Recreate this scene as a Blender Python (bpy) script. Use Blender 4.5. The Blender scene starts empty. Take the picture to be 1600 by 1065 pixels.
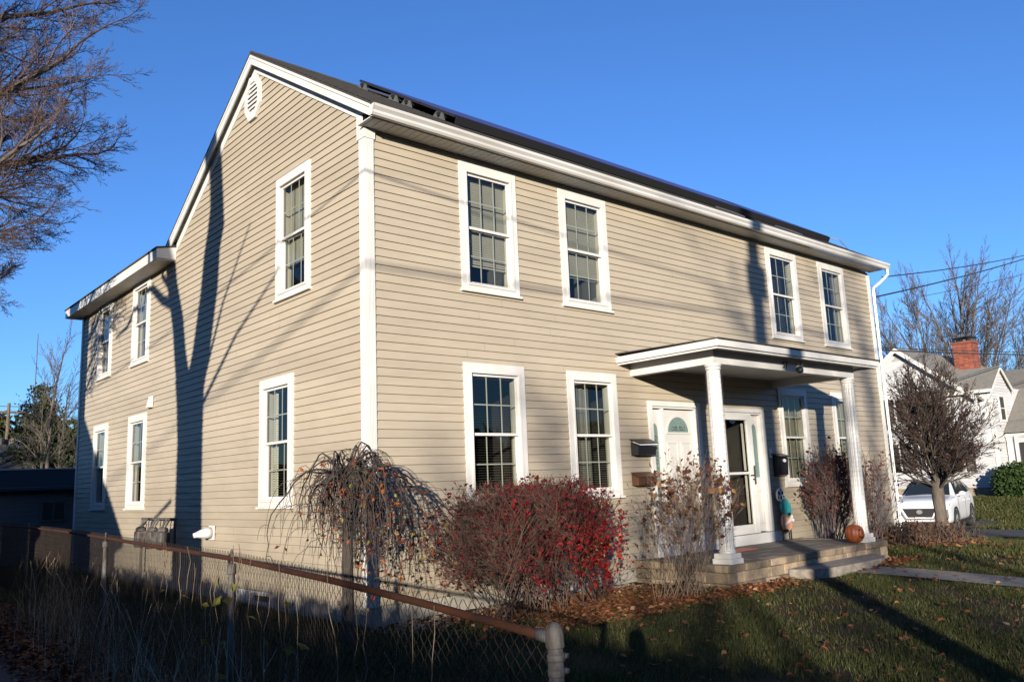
import bpy, math, random
import numpy as np
from math import sin, cos, pi, radians, sqrt, atan2
R = random.Random(7)
SC = bpy.context.scene
COL = SC.collection
# ------------------------------------------------------------------ vectors
def add(a, b): return (a[0]+b[0], a[1]+b[1], a[2]+b[2])
def sub(a, b): return (a[0]-b[0], a[1]-b[1], a[2]-b[2])
def mul(a, s): return (a[0]*s, a[1]*s, a[2]*s)
def dot(a, b): return a[0]*b[0]+a[1]*b[1]+a[2]*b[2]
def cross(a, b): return (a[1]*b[2]-a[2]*b[1], a[2]*b[0]-a[0]*b[2], a[0]*b[1]-a[1]*b[0])
def ln(a): return sqrt(dot(a, a))
def nrm(a):
    l = ln(a) or 1.0
    return (a[0]/l, a[1]/l, a[2]/l)
def lerp(a, b, t): return (a[0]+(b[0]-a[0])*t, a[1]+(b[1]-a[1])*t, a[2]+(b[2]-a[2])*t)
def sm(t):
    t = max(0., min(1., t)); return t*t*(3-2*t)
def perp(d):
    a = (0, 0, 1) if abs(d[2]) < .9 else (1, 0, 0)
    u = nrm(cross(d, a)); return u, cross(d, u)
# ------------------------------------------------------------------ object tree
def origin(o):
    p = (0, 0, 0)
    while o is not None:
        p = add(p, tuple(o.location)); o = o.parent
    return p
def tag(o, label=None, cat=None, group=None, kind=None):
    for k, v in (('label', label), ('category', cat), ('group', group), ('kind', kind)):
        if v: o[k] = v
    return o
def thing(name, loc, label, cat, group=None):
    o = bpy.data.objects.new(name, None); COL.objects.link(o); o.location = loc
    o.empty_display_size = .2
    return tag(o, label, cat, group)
class MB:
    def __init__(s, xf=None): s.v = []; s.f = []; s.t = []; s.xf = xf; s.tint = 0.5
    def pv(s, p):
        s.v.append(s.xf(p) if s.xf else p); return len(s.v)-1
    def face(s, ids, t=None):
        s.f.append(ids); s.t.append(s.tint if t is None else t)
    def poly(s, pts, t=None): s.face([s.pv(p) for p in pts], t)
    def hexa(s, p, t=None):      # 8 corners: bottom ring, top ring
        i = [s.pv(q) for q in p]
        for q in ((3, 2, 1, 0), (4, 5, 6, 7), (0, 1, 5, 4), (1, 2, 6, 5), (2, 3, 7, 6), (3, 0, 4, 7)):
            s.face([i[k] for k in q], t)
        return s
    def box(s, x0, y0, z0, x1, y1, z1, t=None):
        if x1 < x0: x0, x1 = x1, x0
        if y1 < y0: y0, y1 = y1, y0
        if z1 < z0: z0, z1 = z1, z0
        return s.hexa([(x0, y0, z0), (x1, y0, z0), (x1, y1, z0), (x0, y1, z0), (x0, y0, z1), (x1, y0, z1), (x1, y1, z1), (x0, y1, z1)], t)
    def prism(s, pts, d, t=None):   # planar polygon extruded by vector d
        n = len(pts); a = [s.pv(p) for p in pts]; b = [s.pv(add(p, d)) for p in pts]
        s.face(a[::-1], t); s.face(b, t)
        for i in range(n): s.face([a[i], a[(i+1) % n], b[(i+1) % n], b[i]], t)
        return s
    def tube(s, pts, rad, n=6, t=None, cap=True):
        if not isinstance(rad, (list, tuple)): rad = [rad]*len(pts)
        u = None; prev = None; first = None
        for k, p in enumerate(pts):
            d = sub(pts[min(k+1, len(pts)-1)], pts[max(k-1, 0)]); d = nrm(d)
            if u is None: u, w = perp(d)
            else:
                u = sub(u, mul(d, dot(u, d))); u = nrm(u); w = cross(d, u)
            ring = []
            for j in range(n):
                a = 2*pi*j/n; c, q = cos(a)*rad[k], sin(a)*rad[k]
                ring.append(s.pv((p[0]+u[0]*c+w[0]*q, p[1]+u[1]*c+w[1]*q, p[2]+u[2]*c+w[2]*q)))
            if prev:
                for j in range(n): s.face([prev[j], prev[(j+1) % n], ring[(j+1) % n], ring[j]], t)
            else: first = ring
            prev = ring
        if cap and n > 3: s.face(first[::-1], t); s.face(prev, t)
        return s
    def lathe(s, c, prof, n=16, t=None, flute=0):
        prev = None
        for (r, z) in prof:
            ring = []
            for j in range(n):
                a = 2*pi*j/n; rr = r*(1-flute*(j % 2))
                ring.append(s.pv((c[0]+cos(a)*rr, c[1]+sin(a)*rr, c[2]+z)))
            if prev:
                for j in range(n): s.face([prev[j], prev[(j+1) % n], ring[(j+1) % n], ring[j]], t)
            else: s.face(ring[::-1], t)
            prev = ring
        s.face(prev, t); return s
    def ball(s, c, rx, ry, rz, n=12, m=8, t=None):
        prev = None
        for i in range(m+1):
            a = pi*i/m; z = -cos(a)*rz; q = max(sin(a), .02)
            ring = [s.pv((c[0]+cos(2*pi*j/n)*rx*q, c[1]+sin(2*pi*j/n)*ry*q, c[2]+z)) for j in range(n)]
            if prev:
                for j in range(n): s.face([prev[j], prev[(j+1) % n], ring[(j+1) % n], ring[j]], t)
            prev = ring
        return s
    def build(s, name, mat, parent=None, smooth=False, bevel=0):
        o3 = origin(parent)
        me = bpy.data.meshes.new(name)
        v = np.array(s.v, dtype=np.float32).reshape(-1, 3) - np.array(o3, dtype=np.float32)
        me.from_pydata(v.tolist(), [], s.f)
        at = me.attributes.new('tint', 'FLOAT', 'FACE'); at.data.foreach_set('value', np.array(s.t, dtype=np.float32))
        if smooth: me.polygons.foreach_set('use_smooth', [True]*len(s.f))
        me.materials.append(mat)
        ob = bpy.data.objects.new(name, me); COL.objects.link(ob)
        if parent is not None: ob.parent = parent
        if bevel:
            m = ob.modifiers.new('bevel', 'BEVEL'); m.width = bevel; m.segments = 2; m.limit_method = 'ANGLE'; m.harden_normals = False
        return ob
def solo(mb, name, mat, label, cat, group=None, kind=None, smooth=False, bevel=0):
    return tag(mb.build(name, mat, None, smooth, bevel), label, cat, group, kind)
# ------------------------------------------------------------------ materials
KA = .76
def mat(name, col, rough=.6, var=.0, scale=4., col2=None, tint=0., metal=0., bump=0., bscale=30., stretch=(1, 1, 1), spec=.5, detail=6.):
    m = bpy.data.materials.new(name); m.use_nodes = True
    nt = m.node_tree; N = nt.nodes; L = nt.links; b = N['Principled BSDF']
    b.inputs['Roughness'].default_value = rough; b.inputs['Metallic'].default_value = metal
    b.inputs['Specular IOR Level'].default_value = spec
    col = tuple(c*KA for c in col)+(1,)
    col2 = tuple(max(0, c*(1-var)) for c in col[:3]) if col2 is None else tuple(c*KA for c in col2)
    col2 = tuple(col2)+(1,)
    tc = N.new('ShaderNodeTexCoord'); mp = N.new('ShaderNodeMapping'); mp.inputs['Scale'].default_value = stretch
    L.new(tc.outputs['Object'], mp.inputs['Vector'])
    no = N.new('ShaderNodeTexNoise'); no.inputs['Scale'].default_value = scale; no.inputs['Detail'].default_value = detail
    L.new(mp.outputs[0], no.inputs['Vector'])
    rp = N.new('ShaderNodeMapRange'); rp.inputs['From Min'].default_value = .32; rp.inputs['From Max'].default_value = .68
    L.new(no.outputs['Fac'], rp.inputs['Value'])
    mx = N.new('ShaderNodeMix'); mx.data_type = 'RGBA'
    L.new(rp.outputs[0], mx.inputs['Factor']); mx.inputs['A'].default_value = col; mx.inputs['B'].default_value = col2
    out = mx.outputs['Result']
    if tint:
        at = N.new('ShaderNodeAttribute'); at.attribute_name = 'tint'
        mr = N.new('ShaderNodeMapRange'); mr.inputs['To Min'].default_value = 1-tint; mr.inputs['To Max'].default_value = 1+tint
        L.new(at.outputs['Fac'], mr.inputs['Value'])
        vm = N.new('ShaderNodeVectorMath'); vm.operation = 'SCALE'; L.new(out, vm.inputs[0]); L.new(mr.outputs[0], vm.inputs['Scale'])
        out = vm.outputs[0]
    L.new(out, b.inputs['Base Color'])
    if bump:
        n2 = N.new('ShaderNodeTexNoise'); n2.inputs['Scale'].default_value = bscale; n2.inputs['Detail'].default_value = 4
        L.new(mp.outputs[0], n2.inputs['Vector'])
        bp = N.new('ShaderNodeBump'); bp.inputs['Strength'].default_value = bump; bp.inputs['Distance'].default_value = .02
        L.new(n2.outputs['Fac'], bp.inputs['Height']); L.new(bp.outputs[0], b.inputs['Normal'])
    m['out'] = 1
    return m
def ramp_tint(m, stops):     # colour chosen by the per-face tint value
    nt = m.node_tree; N = nt.nodes; L = nt.links; b = N['Principled BSDF']
    at = N.new('ShaderNodeAttribute'); at.attribute_name = 'tint'
    cr = N.new('ShaderNodeValToRGB'); e = cr.color_ramp.elements
    while len(e) < len(stops): e.new(.5)
    for k, (p, c) in enumerate(stops): e[k].position = p; e[k].color = tuple(q*KA for q in c)+(1,)
    L.new(at.outputs['Fac'], cr.inputs[0]); L.new(cr.outputs[0], b.inputs['Base Color'])
    return m
def leafmat(name, stops, rough=.55, trans=.25):
    m = mat(name, (.1, .1, .1), rough, spec=.15)
    ramp_tint(m, stops)
    N = m.node_tree.nodes; L = m.node_tree.links; b = N['Principled BSDF']
    tr = N.new('ShaderNodeBsdfTranslucent'); mx = N.new('ShaderNodeMixShader'); mx.inputs[0].default_value = trans
    src = b.inputs['Base Color'].links[0].from_socket
    L.new(src, tr.inputs[0]); L.new(b.outputs[0], mx.inputs[1]); L.new(tr.outputs[0], mx.inputs[2])
    L.new(mx.outputs[0], N['Material Output'].inputs[0])
    return m
def glassmat(name, tint=(.93, .96, .95), rough=.01, refl=.12):
    m = bpy.data.materials.new(name); m.use_nodes = True
    nt = m.node_tree; N = nt.nodes; L = nt.links; N.remove(N['Principled BSDF'])
    tr = N.new('ShaderNodeBsdfTransparent'); tr.inputs[0].default_value = tuple(tint)+(1,)
    gl = N.new('ShaderNodeBsdfGlossy'); gl.inputs['Roughness'].default_value = rough
    lw = N.new('ShaderNodeLayerWeight'); lw.inputs['Blend'].default_value = .5
    pw = N.new('ShaderNodeMath'); pw.operation = 'POWER'; pw.inputs[1].default_value = 5; L.new(lw.outputs['Facing'], pw.inputs[0])
    ad = N.new('ShaderNodeMath'); ad.operation = 'MULTIPLY_ADD'; ad.inputs[1].default_value = 1-refl; ad.inputs[2].default_value = refl; ad.use_clamp = True
    L.new(pw.outputs[0], ad.inputs[0])
    mx = N.new('ShaderNodeMixShader'); L.new(ad.outputs[0], mx.inputs[0]); L.new(tr.outputs[0], mx.inputs[1]); L.new(gl.outputs[0], mx.inputs[2])
    L.new(mx.outputs[0], N['Material Output'].inputs[0])
    return m
M = {}
C101 = .1016
# siding: streaky vinyl, each course a touch different
def siding_mat(name, c1, c2):
    m = mat(name, c1, .5, col2=c2, scale=1.1, spec=.35, stretch=(.6, .6, 3.), bump=.12, bscale=60)
    N = m.node_tree.nodes; L = m.node_tree.links; b = N['Principled BSDF']
    src = b.inputs['Base Color'].links[0].from_socket
    tc = N.new('ShaderNodeTexCoord'); mp = N.new('ShaderNodeMapping'); mp.inputs['Scale'].default_value = (2.5, 2.5, 90)
    L.new(tc.outputs['Object'], mp.inputs['Vector'])
    no = N.new('ShaderNodeTexNoise'); no.inputs['Scale'].default_value = 1.; no.inputs['Detail'].default_value = 5; L.new(mp.outputs[0], no.inputs['Vector'])
    at = N.new('ShaderNodeAttribute'); at.attribute_name = 'tint'
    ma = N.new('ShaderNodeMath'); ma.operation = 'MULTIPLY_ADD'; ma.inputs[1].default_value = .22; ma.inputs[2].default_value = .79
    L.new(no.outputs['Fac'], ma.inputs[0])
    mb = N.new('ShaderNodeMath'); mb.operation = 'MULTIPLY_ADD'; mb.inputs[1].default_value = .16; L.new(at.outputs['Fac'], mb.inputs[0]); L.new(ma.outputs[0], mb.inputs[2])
    # grime that gathers low on the wall
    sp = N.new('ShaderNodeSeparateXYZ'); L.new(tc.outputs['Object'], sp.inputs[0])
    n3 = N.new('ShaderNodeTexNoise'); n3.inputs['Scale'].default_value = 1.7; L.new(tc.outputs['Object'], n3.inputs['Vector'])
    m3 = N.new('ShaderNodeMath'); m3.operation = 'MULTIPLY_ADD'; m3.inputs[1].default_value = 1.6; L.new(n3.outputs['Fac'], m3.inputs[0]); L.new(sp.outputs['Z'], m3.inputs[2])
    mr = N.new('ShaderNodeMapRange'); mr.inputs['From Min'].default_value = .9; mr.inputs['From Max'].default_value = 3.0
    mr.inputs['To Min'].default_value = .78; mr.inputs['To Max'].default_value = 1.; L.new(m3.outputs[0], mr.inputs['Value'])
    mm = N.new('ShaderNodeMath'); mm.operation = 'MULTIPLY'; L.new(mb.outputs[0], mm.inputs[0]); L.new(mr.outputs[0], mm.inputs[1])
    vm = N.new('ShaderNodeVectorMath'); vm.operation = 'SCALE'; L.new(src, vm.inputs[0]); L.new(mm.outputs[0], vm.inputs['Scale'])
    L.new(vm.outputs[0], b.inputs['Base Color'])
    nw = N.new('ShaderNodeTexNoise'); nw.inputs['Scale'].default_value = 1.0; nw.inputs['Detail'].default_value = 2
    mw = N.new('ShaderNodeMapping'); mw.inputs['Scale'].default_value = (1.6, 1.6, 9.8); L.new(tc.outputs['Object'], mw.inputs['Vector']); L.new(mw.outputs[0], nw.inputs['Vector'])
    bw_ = N.new('ShaderNodeBump'); bw_.inputs['Strength'].default_value = .55; bw_.inputs['Distance'].default_value = .03; L.new(nw.outputs['Fac'], bw_.inputs['Height'])
    L.new(b.inputs['Normal'].links[0].from_socket, bw_.inputs['Normal']); L.new(bw_.outputs[0], b.inputs['Normal'])
    return m
M['siding'] = siding_mat('beige_siding', (.388, .334, .254), (.342, .292, .221))
M['nsiding'] = siding_mat('white_siding', (.52, .52, .525), (.48, .48, .485))
M['gsiding'] = siding_mat('grey_siding', (.13, .13, .14), (.11, .11, .12))
M['white'] = mat('white_trim', (.58, .57, .55), .45, col2=(.51, .50, .475), scale=2.5, spec=.4)
M['gutter'] = mat('white_gutter', (.58, .575, .56), .35, col2=(.42, .405, .37), scale=1.7, stretch=(.5, 3, 3))
M['found'] = mat('painted_concrete', (.34, .315, .27), .85, col2=(.24, .22, .19), scale=3, bump=.3, bscale=14)
M['shingle'] = mat('asphalt_shingle', (.028, .026, .026), .95, col2=(.05, .045, .042), scale=9, stretch=(1, 3, 3), bump=.5, bscale=40, tint=.35)
M['nshingle'] = mat('grey_shingle', (.15, .14, .12), .9, col2=(.19, .178, .155), scale=5, bump=.3, bscale=30)
M['glass'] = glassmat('window_glass', (.77, .765, .72), refl=.07)
M['screen'] = glassmat('screened_glass', (.55, .58, .57), .12, .06)
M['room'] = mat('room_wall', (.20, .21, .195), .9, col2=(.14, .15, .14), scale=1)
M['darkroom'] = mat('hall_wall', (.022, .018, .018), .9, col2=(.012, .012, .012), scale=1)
M['blind'] = mat('blind_slat', (.42, .435, .385), .6, col2=(.36, .375, .33), scale=3)
M['curtain'] = mat('curtain_cloth', (.17, .17, .135), .9, col2=(.11, .11, .09), scale=6, stretch=(6, 6, .3))
M['grille'] = mat('window_grille', (.42, .45, .42), .5)
M['black'] = mat('black_paint', (.015, .015, .017), .4)
M['panel'] = mat('solar_cell', (.035, .035, .13), .40, col2=(.045, .045, .17), scale=2, spec=.28)
M['alu'] = mat('aluminium', (.45, .45, .46), .4, metal=.8, var=.2)
M['dgrey'] = mat('grey_bracket', (.085, .09, .09), .6, var=.3)
M['galv'] = mat('galvanised_steel', (.115, .115, .112), .75, metal=.3, col2=(.05, .033, .024), scale=22, bump=.3, bscale=90, stretch=(1, 1, .4))
M['rust'] = mat('rusty_pipe', (.065, .022, .009), .85, spec=.2, col2=(.036, .015, .009), scale=9, metal=.15, bump=.3, bscale=80)
M['rustwire'] = mat('weathered_wire', (.035, .026, .02), .8, col2=(.02, .015, .012), scale=6, spec=.2)
M['stone'] = mat('tumbled_block', (.30, .225, .145), .9, col2=(.13, .10, .072), scale=5, tint=.5, bump=.6, bscale=30)
M['flag'] = mat('paver', (.17, .14, .11), .85, col2=(.10, .088, .075), scale=5, tint=.2, bump=.4, bscale=30)
M['conc'] = mat('concrete', (.26, .225, .18), .9, col2=(.14, .12, .10), scale=14, bump=.5, bscale=60)
M['asph'] = mat('asphalt', (.035, .035, .038), .85, col2=(.022, .022, .025), scale=20, bump=.5, bscale=120)
M['bark'] = mat('grey_bark', (.12, .098, .078), .9, col2=(.06, .048, .04), scale=14, stretch=(1, 1, .25), bump=.6, bscale=25)
M['bark_red'] = mat('twig_bark', (.10, .062, .055), .85, col2=(.06, .04, .038), scale=4, tint=.35)
M['bark_tan'] = mat('cane_bark', (.19, .135, .09), .85, col2=(.10, .065, .048), scale=4, tint=.4)
M['bark_olive'] = mat('olive_stem', (.085, .055, .036), .85, col2=(.060, .026, .020), scale=4, tint=.4)
M['crabark'] = mat('crab_bark', (.060, .040, .030), .9, col2=(.034, .023, .018), scale=10, tint=.3)
M['wbark'] = mat('weeping_bark', (.042, .030, .025), .9, col2=(.024, .018, .016), scale=10, tint=.3)
M['brick'] = mat('red_brick', (.24, .065, .038), .9, col2=(.15, .045, .028), scale=6, tint=.35)
M['pole'] = mat('pole_wood', (.13, .095, .07), .9, col2=(.08, .06, .045), scale=6, stretch=(3, 3, .3))
M['wire'] = mat('cable', (.012, .012, .013), .7)
M['teal'] = mat('teal_paint', (.03, .27, .28), .55, col2=(.025, .22, .24), scale=4)
M['peach'] = mat('peach_paint', (.62, .30, .17), .6, col2=(.55, .26, .15), scale=4)
M['pumpkin'] = mat('pumpkin_skin', (.27, .062, .012), .5, col2=(.20, .045, .010), scale=6)
M['orange'] = mat('orange_plastic', (.50, .10, .05), .5, var=.2)
M['paper'] = mat('paper', (.75, .73, .70), .7, var=.1)
M['copper'] = mat('bronze_metal', (.14, .065, .035), .45, metal=.5, var=.4)
M['door'] = mat('door_paint', (.50, .49, .465), .4, col2=(.46, .45, .43), scale=2)
M['frost'] = mat('frosted_glass', (.16, .225, .21), .3, col2=(.10, .15, .14), scale=30, spec=.6)
M['car'] = mat('car_paint', (.62, .64, .67), .22, col2=(.60, .62, .65), scale=1, spec=.7)
M['rubber'] = mat('tyre', (.02, .02, .02), .8)
M['glassdark'] = mat('car_glass', (.015, .02, .022), .06, spec=.8)
M['lampglass'] = mat('lamp_glass', (.45, .30, .28), .15)
M['shutter'] = mat('shutter', (.022, .018, .018), .6, var=.3)
M['cloth'] = mat('dark_coat', (.02, .02, .025), .9)
M['skin'] = mat('skin', (.45, .27, .2), .6)
M['soil'] = mat('soil', (.07, .05, .035), .95, var=.4)
M['hedge'] = leafmat('hedge_leaf', [(0, (.02, .035, .012)), (.6, (.04, .075, .02)), (1, (.08, .11, .035))])
M['needle'] = leafmat('needle', [(0, (.014, .022, .009)), (.5, (.036, .050, .015)), (1, (.085, .085, .028))], trans=.1)
M['red'] = leafmat('red_leaf', [(0, (.06, .010, .012)), (.45, (.19, .011, .014)), (.75, (.38, .014, .018)), (.9, (.42, .08, .03)), (1, (.45, .30, .10))], trans=.35)
M['brownleaf'] = leafmat('brown_leaf', [(0, (.035, .014, .010)), (.5, (.10, .036, .02)), (.85, (.18, .075, .03)), (1, (.28, .16, .06))])
M['darkleaf'] = leafmat('dark_leaf', [(0, (.035, .014, .012)), (.6, (.10, .03, .022)), (1, (.22, .06, .035))])
M['wleaf'] = leafmat('autumn_leaf', [(0, (.08, .028, .018)), (.4, (.20, .045, .018)), (.65, (.34, .10, .025)), (.85, (.13, .13, .03)), (1, (.30, .28, .05))], trans=.35)
M['litter'] = leafmat('litter_leaf', [(0, (.07, .026, .016)), (.5, (.17, .065, .03)), (.8, (.27, .125, .055)), (1, (.38, .22, .12))], trans=.15)
M['grass'] = leafmat('grass_blade', [(0, (.018, .027, .007)), (.5, (.050, .060, .016)), (.75, (.095, .088, .030)), (1, (.20, .15, .08))], trans=.15)
M['weed'] = leafmat('dry_stem', [(0, (.07, .048, .03)), (.6, (.20, .145, .095)), (1, (.52, .43, .31))], trans=.1)
# ------------------------------------------------------------------ terrain
def gz(x, y):
    z = -.19
    z -= .22*sm(-x/2.4)
    z -= .15*sm((-y-1.3)/7)*(1-sm(-x/2.4)*.6)
    z -= .70*sm((x-10)/12)*(1-sm((x-27)/8))
    z -= .06*sm((.8-abs(x))/1.5)*(1 if y > -2 else 0)*sm((2+y)/2)
    return z
def grid(xs, ys, zf, name, m, label, kindname='structure'):
    mb = MB(); nx, ny = len(xs), len(ys)
    for y in ys:
        for x in xs: mb.pv((x, y, zf(x, y)))
    for j in range(ny-1):
        for i in range(nx-1):
            a = j*nx+i; mb.face([a, a+1, a+nx+1, a+nx])
    o = mb.build(name, m, None, smooth=True); o['kind'] = kindname
    if label: o['label'] = label
    return o
def spaced(a, b, fine0, fine1, step, far):
    r = []; x = fine0
    while x <= fine1: r.append(x); x += step
    d = step; x = fine1
    while x < b: d *= 1.35; x += d; r.append(min(x, b))
    d = step; x = fine0
    while x > a: d *= 1.35; x -= d; r.insert(0, max(x, a))
    return r
def ground_mat():
    m = mat('lawn_ground', (.030, .030, .012), .95, col2=(.080, .046, .026), spec=.1, scale=2.2, bump=.8, bscale=60)
    return m
M['ground'] = ground_mat()
grid(spaced(-300, 500, -8, 40, .5, 1), spaced(-300, 500, -14, 24, .5, 1), gz, 'ground', M['ground'], 'grassy ground around the house')
def sheet(name, pts_fn, m, nx, ny, x0, x1, y0, y1, lift, label):
    mb = MB()
    for j in range(ny+1):
        for i in range(nx+1):
            x = x0+(x1-x0)*i/nx; y = y0+(y1-y0)*j/ny
            x, y = pts_fn(x, y); mb.pv((x, y, gz(x, y)+lift))
    for j in range(ny):
        for i in range(nx):
            a = j*(nx+1)+i; mb.face([a, a+1, a+nx+2, a+nx+1])
    o = mb.build(name, m, None, smooth=True); o['kind'] = 'structure'; o['label'] = label
    return o
sheet('driveway', lambda x, y: (x+(.25*sin(y*.7)+.12*sin(y*2.1) if x > -2.8 else 0), y), M['asph'], 12, 90, -9, -2.75, -26, 20, .012, 'dark asphalt driveway at the left edge beside the leaf pile')
sheet('parking_pad', lambda x, y: (x, y), M['asph'], 24, 40, 22.4, 25.4, -30, 3.4, .02, 'asphalt drive beyond the lawn on the right')
sheet('parking_bay', lambda x, y: (x, y), M['asph'], 20, 8, 22.4, 28.6, 3.4, 6, .024, 'asphalt bay under the white car')
sheet('walkway', lambda x, y: (x+.06*sin(y*1.9), y), M['conc'], 6, 80, 6.62, 7.5, -20, -2.02, .025, 'narrow concrete walkway from the step to the street')
# ------------------------------------------------------------------ HOUSE
L_, W_ = 12.755, 12.16
RY, RZ = 3.007, 7.785          # ridge (outer)
SL = .6237
house = thing('colonial_house', (0, 0, 0), 'two storey house with beige vinyl siding, white trim and a columned front porch', 'house')
def PF(a, d, z): return (a, -d, z)      # front wall: a = x, d = outward
def PL(a, d, z): return (-d, a, z)      # left wall
def bx(mb, P, a0, a1, d0, d1, z0, z1, t=None):
    p, q = P(a0, d0, z0), P(a1, d1, z1)
    mb.box(p[0], p[1], p[2], q[0], q[1], q[2], t)
def siding(mb, P, a_fn, z0, z1, holes, seed, lip=.014, gap=.0075):
    """lapped courses between z0 and z1; a_fn(z) -> (a0,a1); holes = (a0,a1,z0,z1)"""
    rr = random.Random(seed); z = z0; k = 0
    while z < z1-.01:
        t = min(z+C101, z1); zc = (z+t)/2
        a0, a1 = a_fn(min(zc, z1)); b0, b1 = a_fn(min(t, z1))
        if k % 2 == 0: base = rr.random()*.5+.25
        cuts = sorted((h[0], h[1]) for h in holes if h[2] < zc < h[3])
        spans = []; s = a0
        for c0, c1 in cuts:
            if c0 > s: spans.append((s, min(c0, a1)))
            s = max(s, c1)
        if s < a1: spans.append((s, a1))
        for (u, w) in spans:
            if w-u < .005: continue
            # butt joints between panel lengths
            seg = [u]; x = u+rr.uniform(1.2, 3.6)
            while x < w-.6: seg.append(x); x += 3.66
            seg.append(w)
            for i in range(len(seg)-1):
                p, q = seg[i], seg[i+1]; tt = base+rr.uniform(-.12, .12)
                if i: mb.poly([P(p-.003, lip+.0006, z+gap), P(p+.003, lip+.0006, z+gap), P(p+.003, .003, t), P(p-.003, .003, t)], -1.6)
                A, B = (P(p, lip, z+gap), P(q, lip, z+gap)), (P(q, .002, t), P(p, .002, t))
                mb.poly([A[0], A[1], B[0], B[1]], tt)
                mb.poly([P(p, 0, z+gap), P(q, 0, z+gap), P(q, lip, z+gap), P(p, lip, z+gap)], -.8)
                mb.poly([P(p, 0, z), P(q, 0, z), P(q, 0, z+gap), P(p, 0, z+gap)], -2.0)  # shade under each lap put into the tint of groove and lip underside
        z += C101; k += 1
WIN_F = [ # a0,a1,z0,z1,blind mode
 (1.395, 2.371, 3.70, 5.44, 'down'), (3.204, 4.202, 3.70, 5.44, 'half'), (8.616, 9.687, 3.70, 5.44, 'dark'), (10.532, 11.578, 3.70, 5.44, 'dim'),
 (1.375, 2.390, 1.005, 2.785, 'open'), (3.192, 4.207, 1.005, 2.785, 'open2'), (8.590, 9.575, 1.005, 2.785, 'curt'), (10.542, 11.49, 1.005, 2.785, 'curt')]
WIN_L = [(1.332, 2.318, 3.82, 5.575, 'half'), (7.557, 8.545, 3.74, 5.36, 'curtains'), (9.874, 10.845, 3.74, 5.36, 'curtains'),
 (1.788, 2.779, 1.065, 2.80, 'desk'), (7.533, 8.556, 1.065, 2.80, 'dim'), (9.884, 10.870, 1.065, 2.80, 'black')]
LAB = {}
def hole(w): return (w[0]+.075, w[1]-.075, w[2]+.03, w[3]-.06)
doorholes = [(4.94, 6.13, -1, 2.37), (6.70, 7.99, -1, 2.32)]
mb = MB()
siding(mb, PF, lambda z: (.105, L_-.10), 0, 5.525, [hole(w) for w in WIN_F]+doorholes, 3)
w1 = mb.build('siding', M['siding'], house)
def left_span(z):
    lo = .105
    if z > 5.55:
        dz = (RZ-.20-z)/SL
        return (max(.1, RY-dz), min(6.1, RY+dz))
    if z > 5.36: return (lo, 6.35)
    return (lo, W_-.03)
vent = (2.80, 3.42, 6.82, 7.43)
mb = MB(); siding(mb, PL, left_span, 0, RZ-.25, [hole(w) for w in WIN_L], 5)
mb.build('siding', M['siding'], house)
# hidden walls (rear and right) so that the box is whole
mb = MB()
mb.poly([(L_, 0, -.3), (L_, W_, -.3), (L_, W_, 5.5), (L_, 0, 5.5)]); mb.poly([(0, W_, -.3), (L_, W_, -.3), (L_, W_, 5.5), (0, W_, 5.5)])
mb.poly([(L_, 0, 5.5), (L_, 6.2, 5.5), (L_, RY, RZ-.15)])
mb.build('siding', M['siding'], house)
# foundation
mb = MB()
mb.box(.03, .03, -1.2, L_-.03, .3, -.004); mb.box(.03, .304, -1.2, .3, W_-.03, -.004)
mb.build('foundation', M['found'], house)
# corner boards (fluted)
def cornerboard(x0, y0, sx, z0, z1, sy=1):
    mb = MB(); t = .022
    # front leg
    if sx > 0:
        mb.box(x0-t, -t, z0, x0+.108, 0.02, z1); mb.box(x0-t, .02, z0, x0+.02, y0+.108, z1)
        for k in range(5): mb.box(x0+.012+k*.019, -t-.004, z0+.08, x0+.022+k*.019, -t+.001, z1-.08)
        for k in range(5): mb.box(x0-t-.004, .012+k*.019, z0+.08, x0-t+.001, .022+k*.019, z1-.08)
    else:
        mb.box(x0-.108, -t, z0, x0+t, .02, z1)
        for k in range(5): mb.box(x0-.092+k*.019, -t-.004, z0+.08, x0-.082+k*.019, -t+.001, z1-.08)
    return mb.build('corner_board', M['white'], house)
cornerboard(0, 0, 1, 0, 5.40); cornerboard(L_, 0, -1, -.02, 5.44)
mb = MB(); mb.box(-.022, W_-.09, -.05, .02, W_+.022, 5.34); mb.build('corner_board', M['white'], house)
mb = MB(); mb.box(-.03, -.03, 5.401, .125, .0, 5.522); mb.box(-.03, .0, 5.401, .01, .14, 5.70); mb.build('corner_cap', M['white'], house)
# rakes: fascia, soffit, frieze
def rz(y): return RZ-SL*abs(y-RY)
def rake(x_out, x_in):
    f = MB(); s = MB(); fr = MB(); dr = MB()
    for (ya, yb) in ((-.33, RY), (RY, 6.50)):
        za, zb = rz(ya), rz(yb)
        f.prism([(x_out, ya, za-.03), (x_out, yb, zb-.03), (x_out, yb, zb-.18), (x_out, ya, za-.18)], (.02, 0, 0))
        f.prism([(x_out-.012, ya, za-.03), (x_out-.012, yb, zb-.03), (x_out-.012, yb, zb-.075), (x_out-.012, ya, za-.075)], (.012, 0, 0))
        s.prism([(x_out+.02, ya+.0, za-.05), (x_out+.02, yb, zb-.05), (x_out+.02, yb, zb-.062), (x_out+.02, ya, za-.062)], (x_in-x_out-.02, 0, 0))
    for (ya, yb) in ((.0, RY), (RY, 6.22)):
        za, zb = rz(ya), rz(yb)
        fr.prism([(x_in-.024, ya, za-.064), (x_in-.024, yb, zb-.064), (x_in-.024, yb, zb-.295), (x_in-.024, ya, za-.295)], (.024, 0, 0))
    f.build('rake_fascia', M['white'], house); s.build('rake_soffit', M['white'], house); fr.build('rake_frieze', M['white'], house)
rake(-.12, 0.0)
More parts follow.
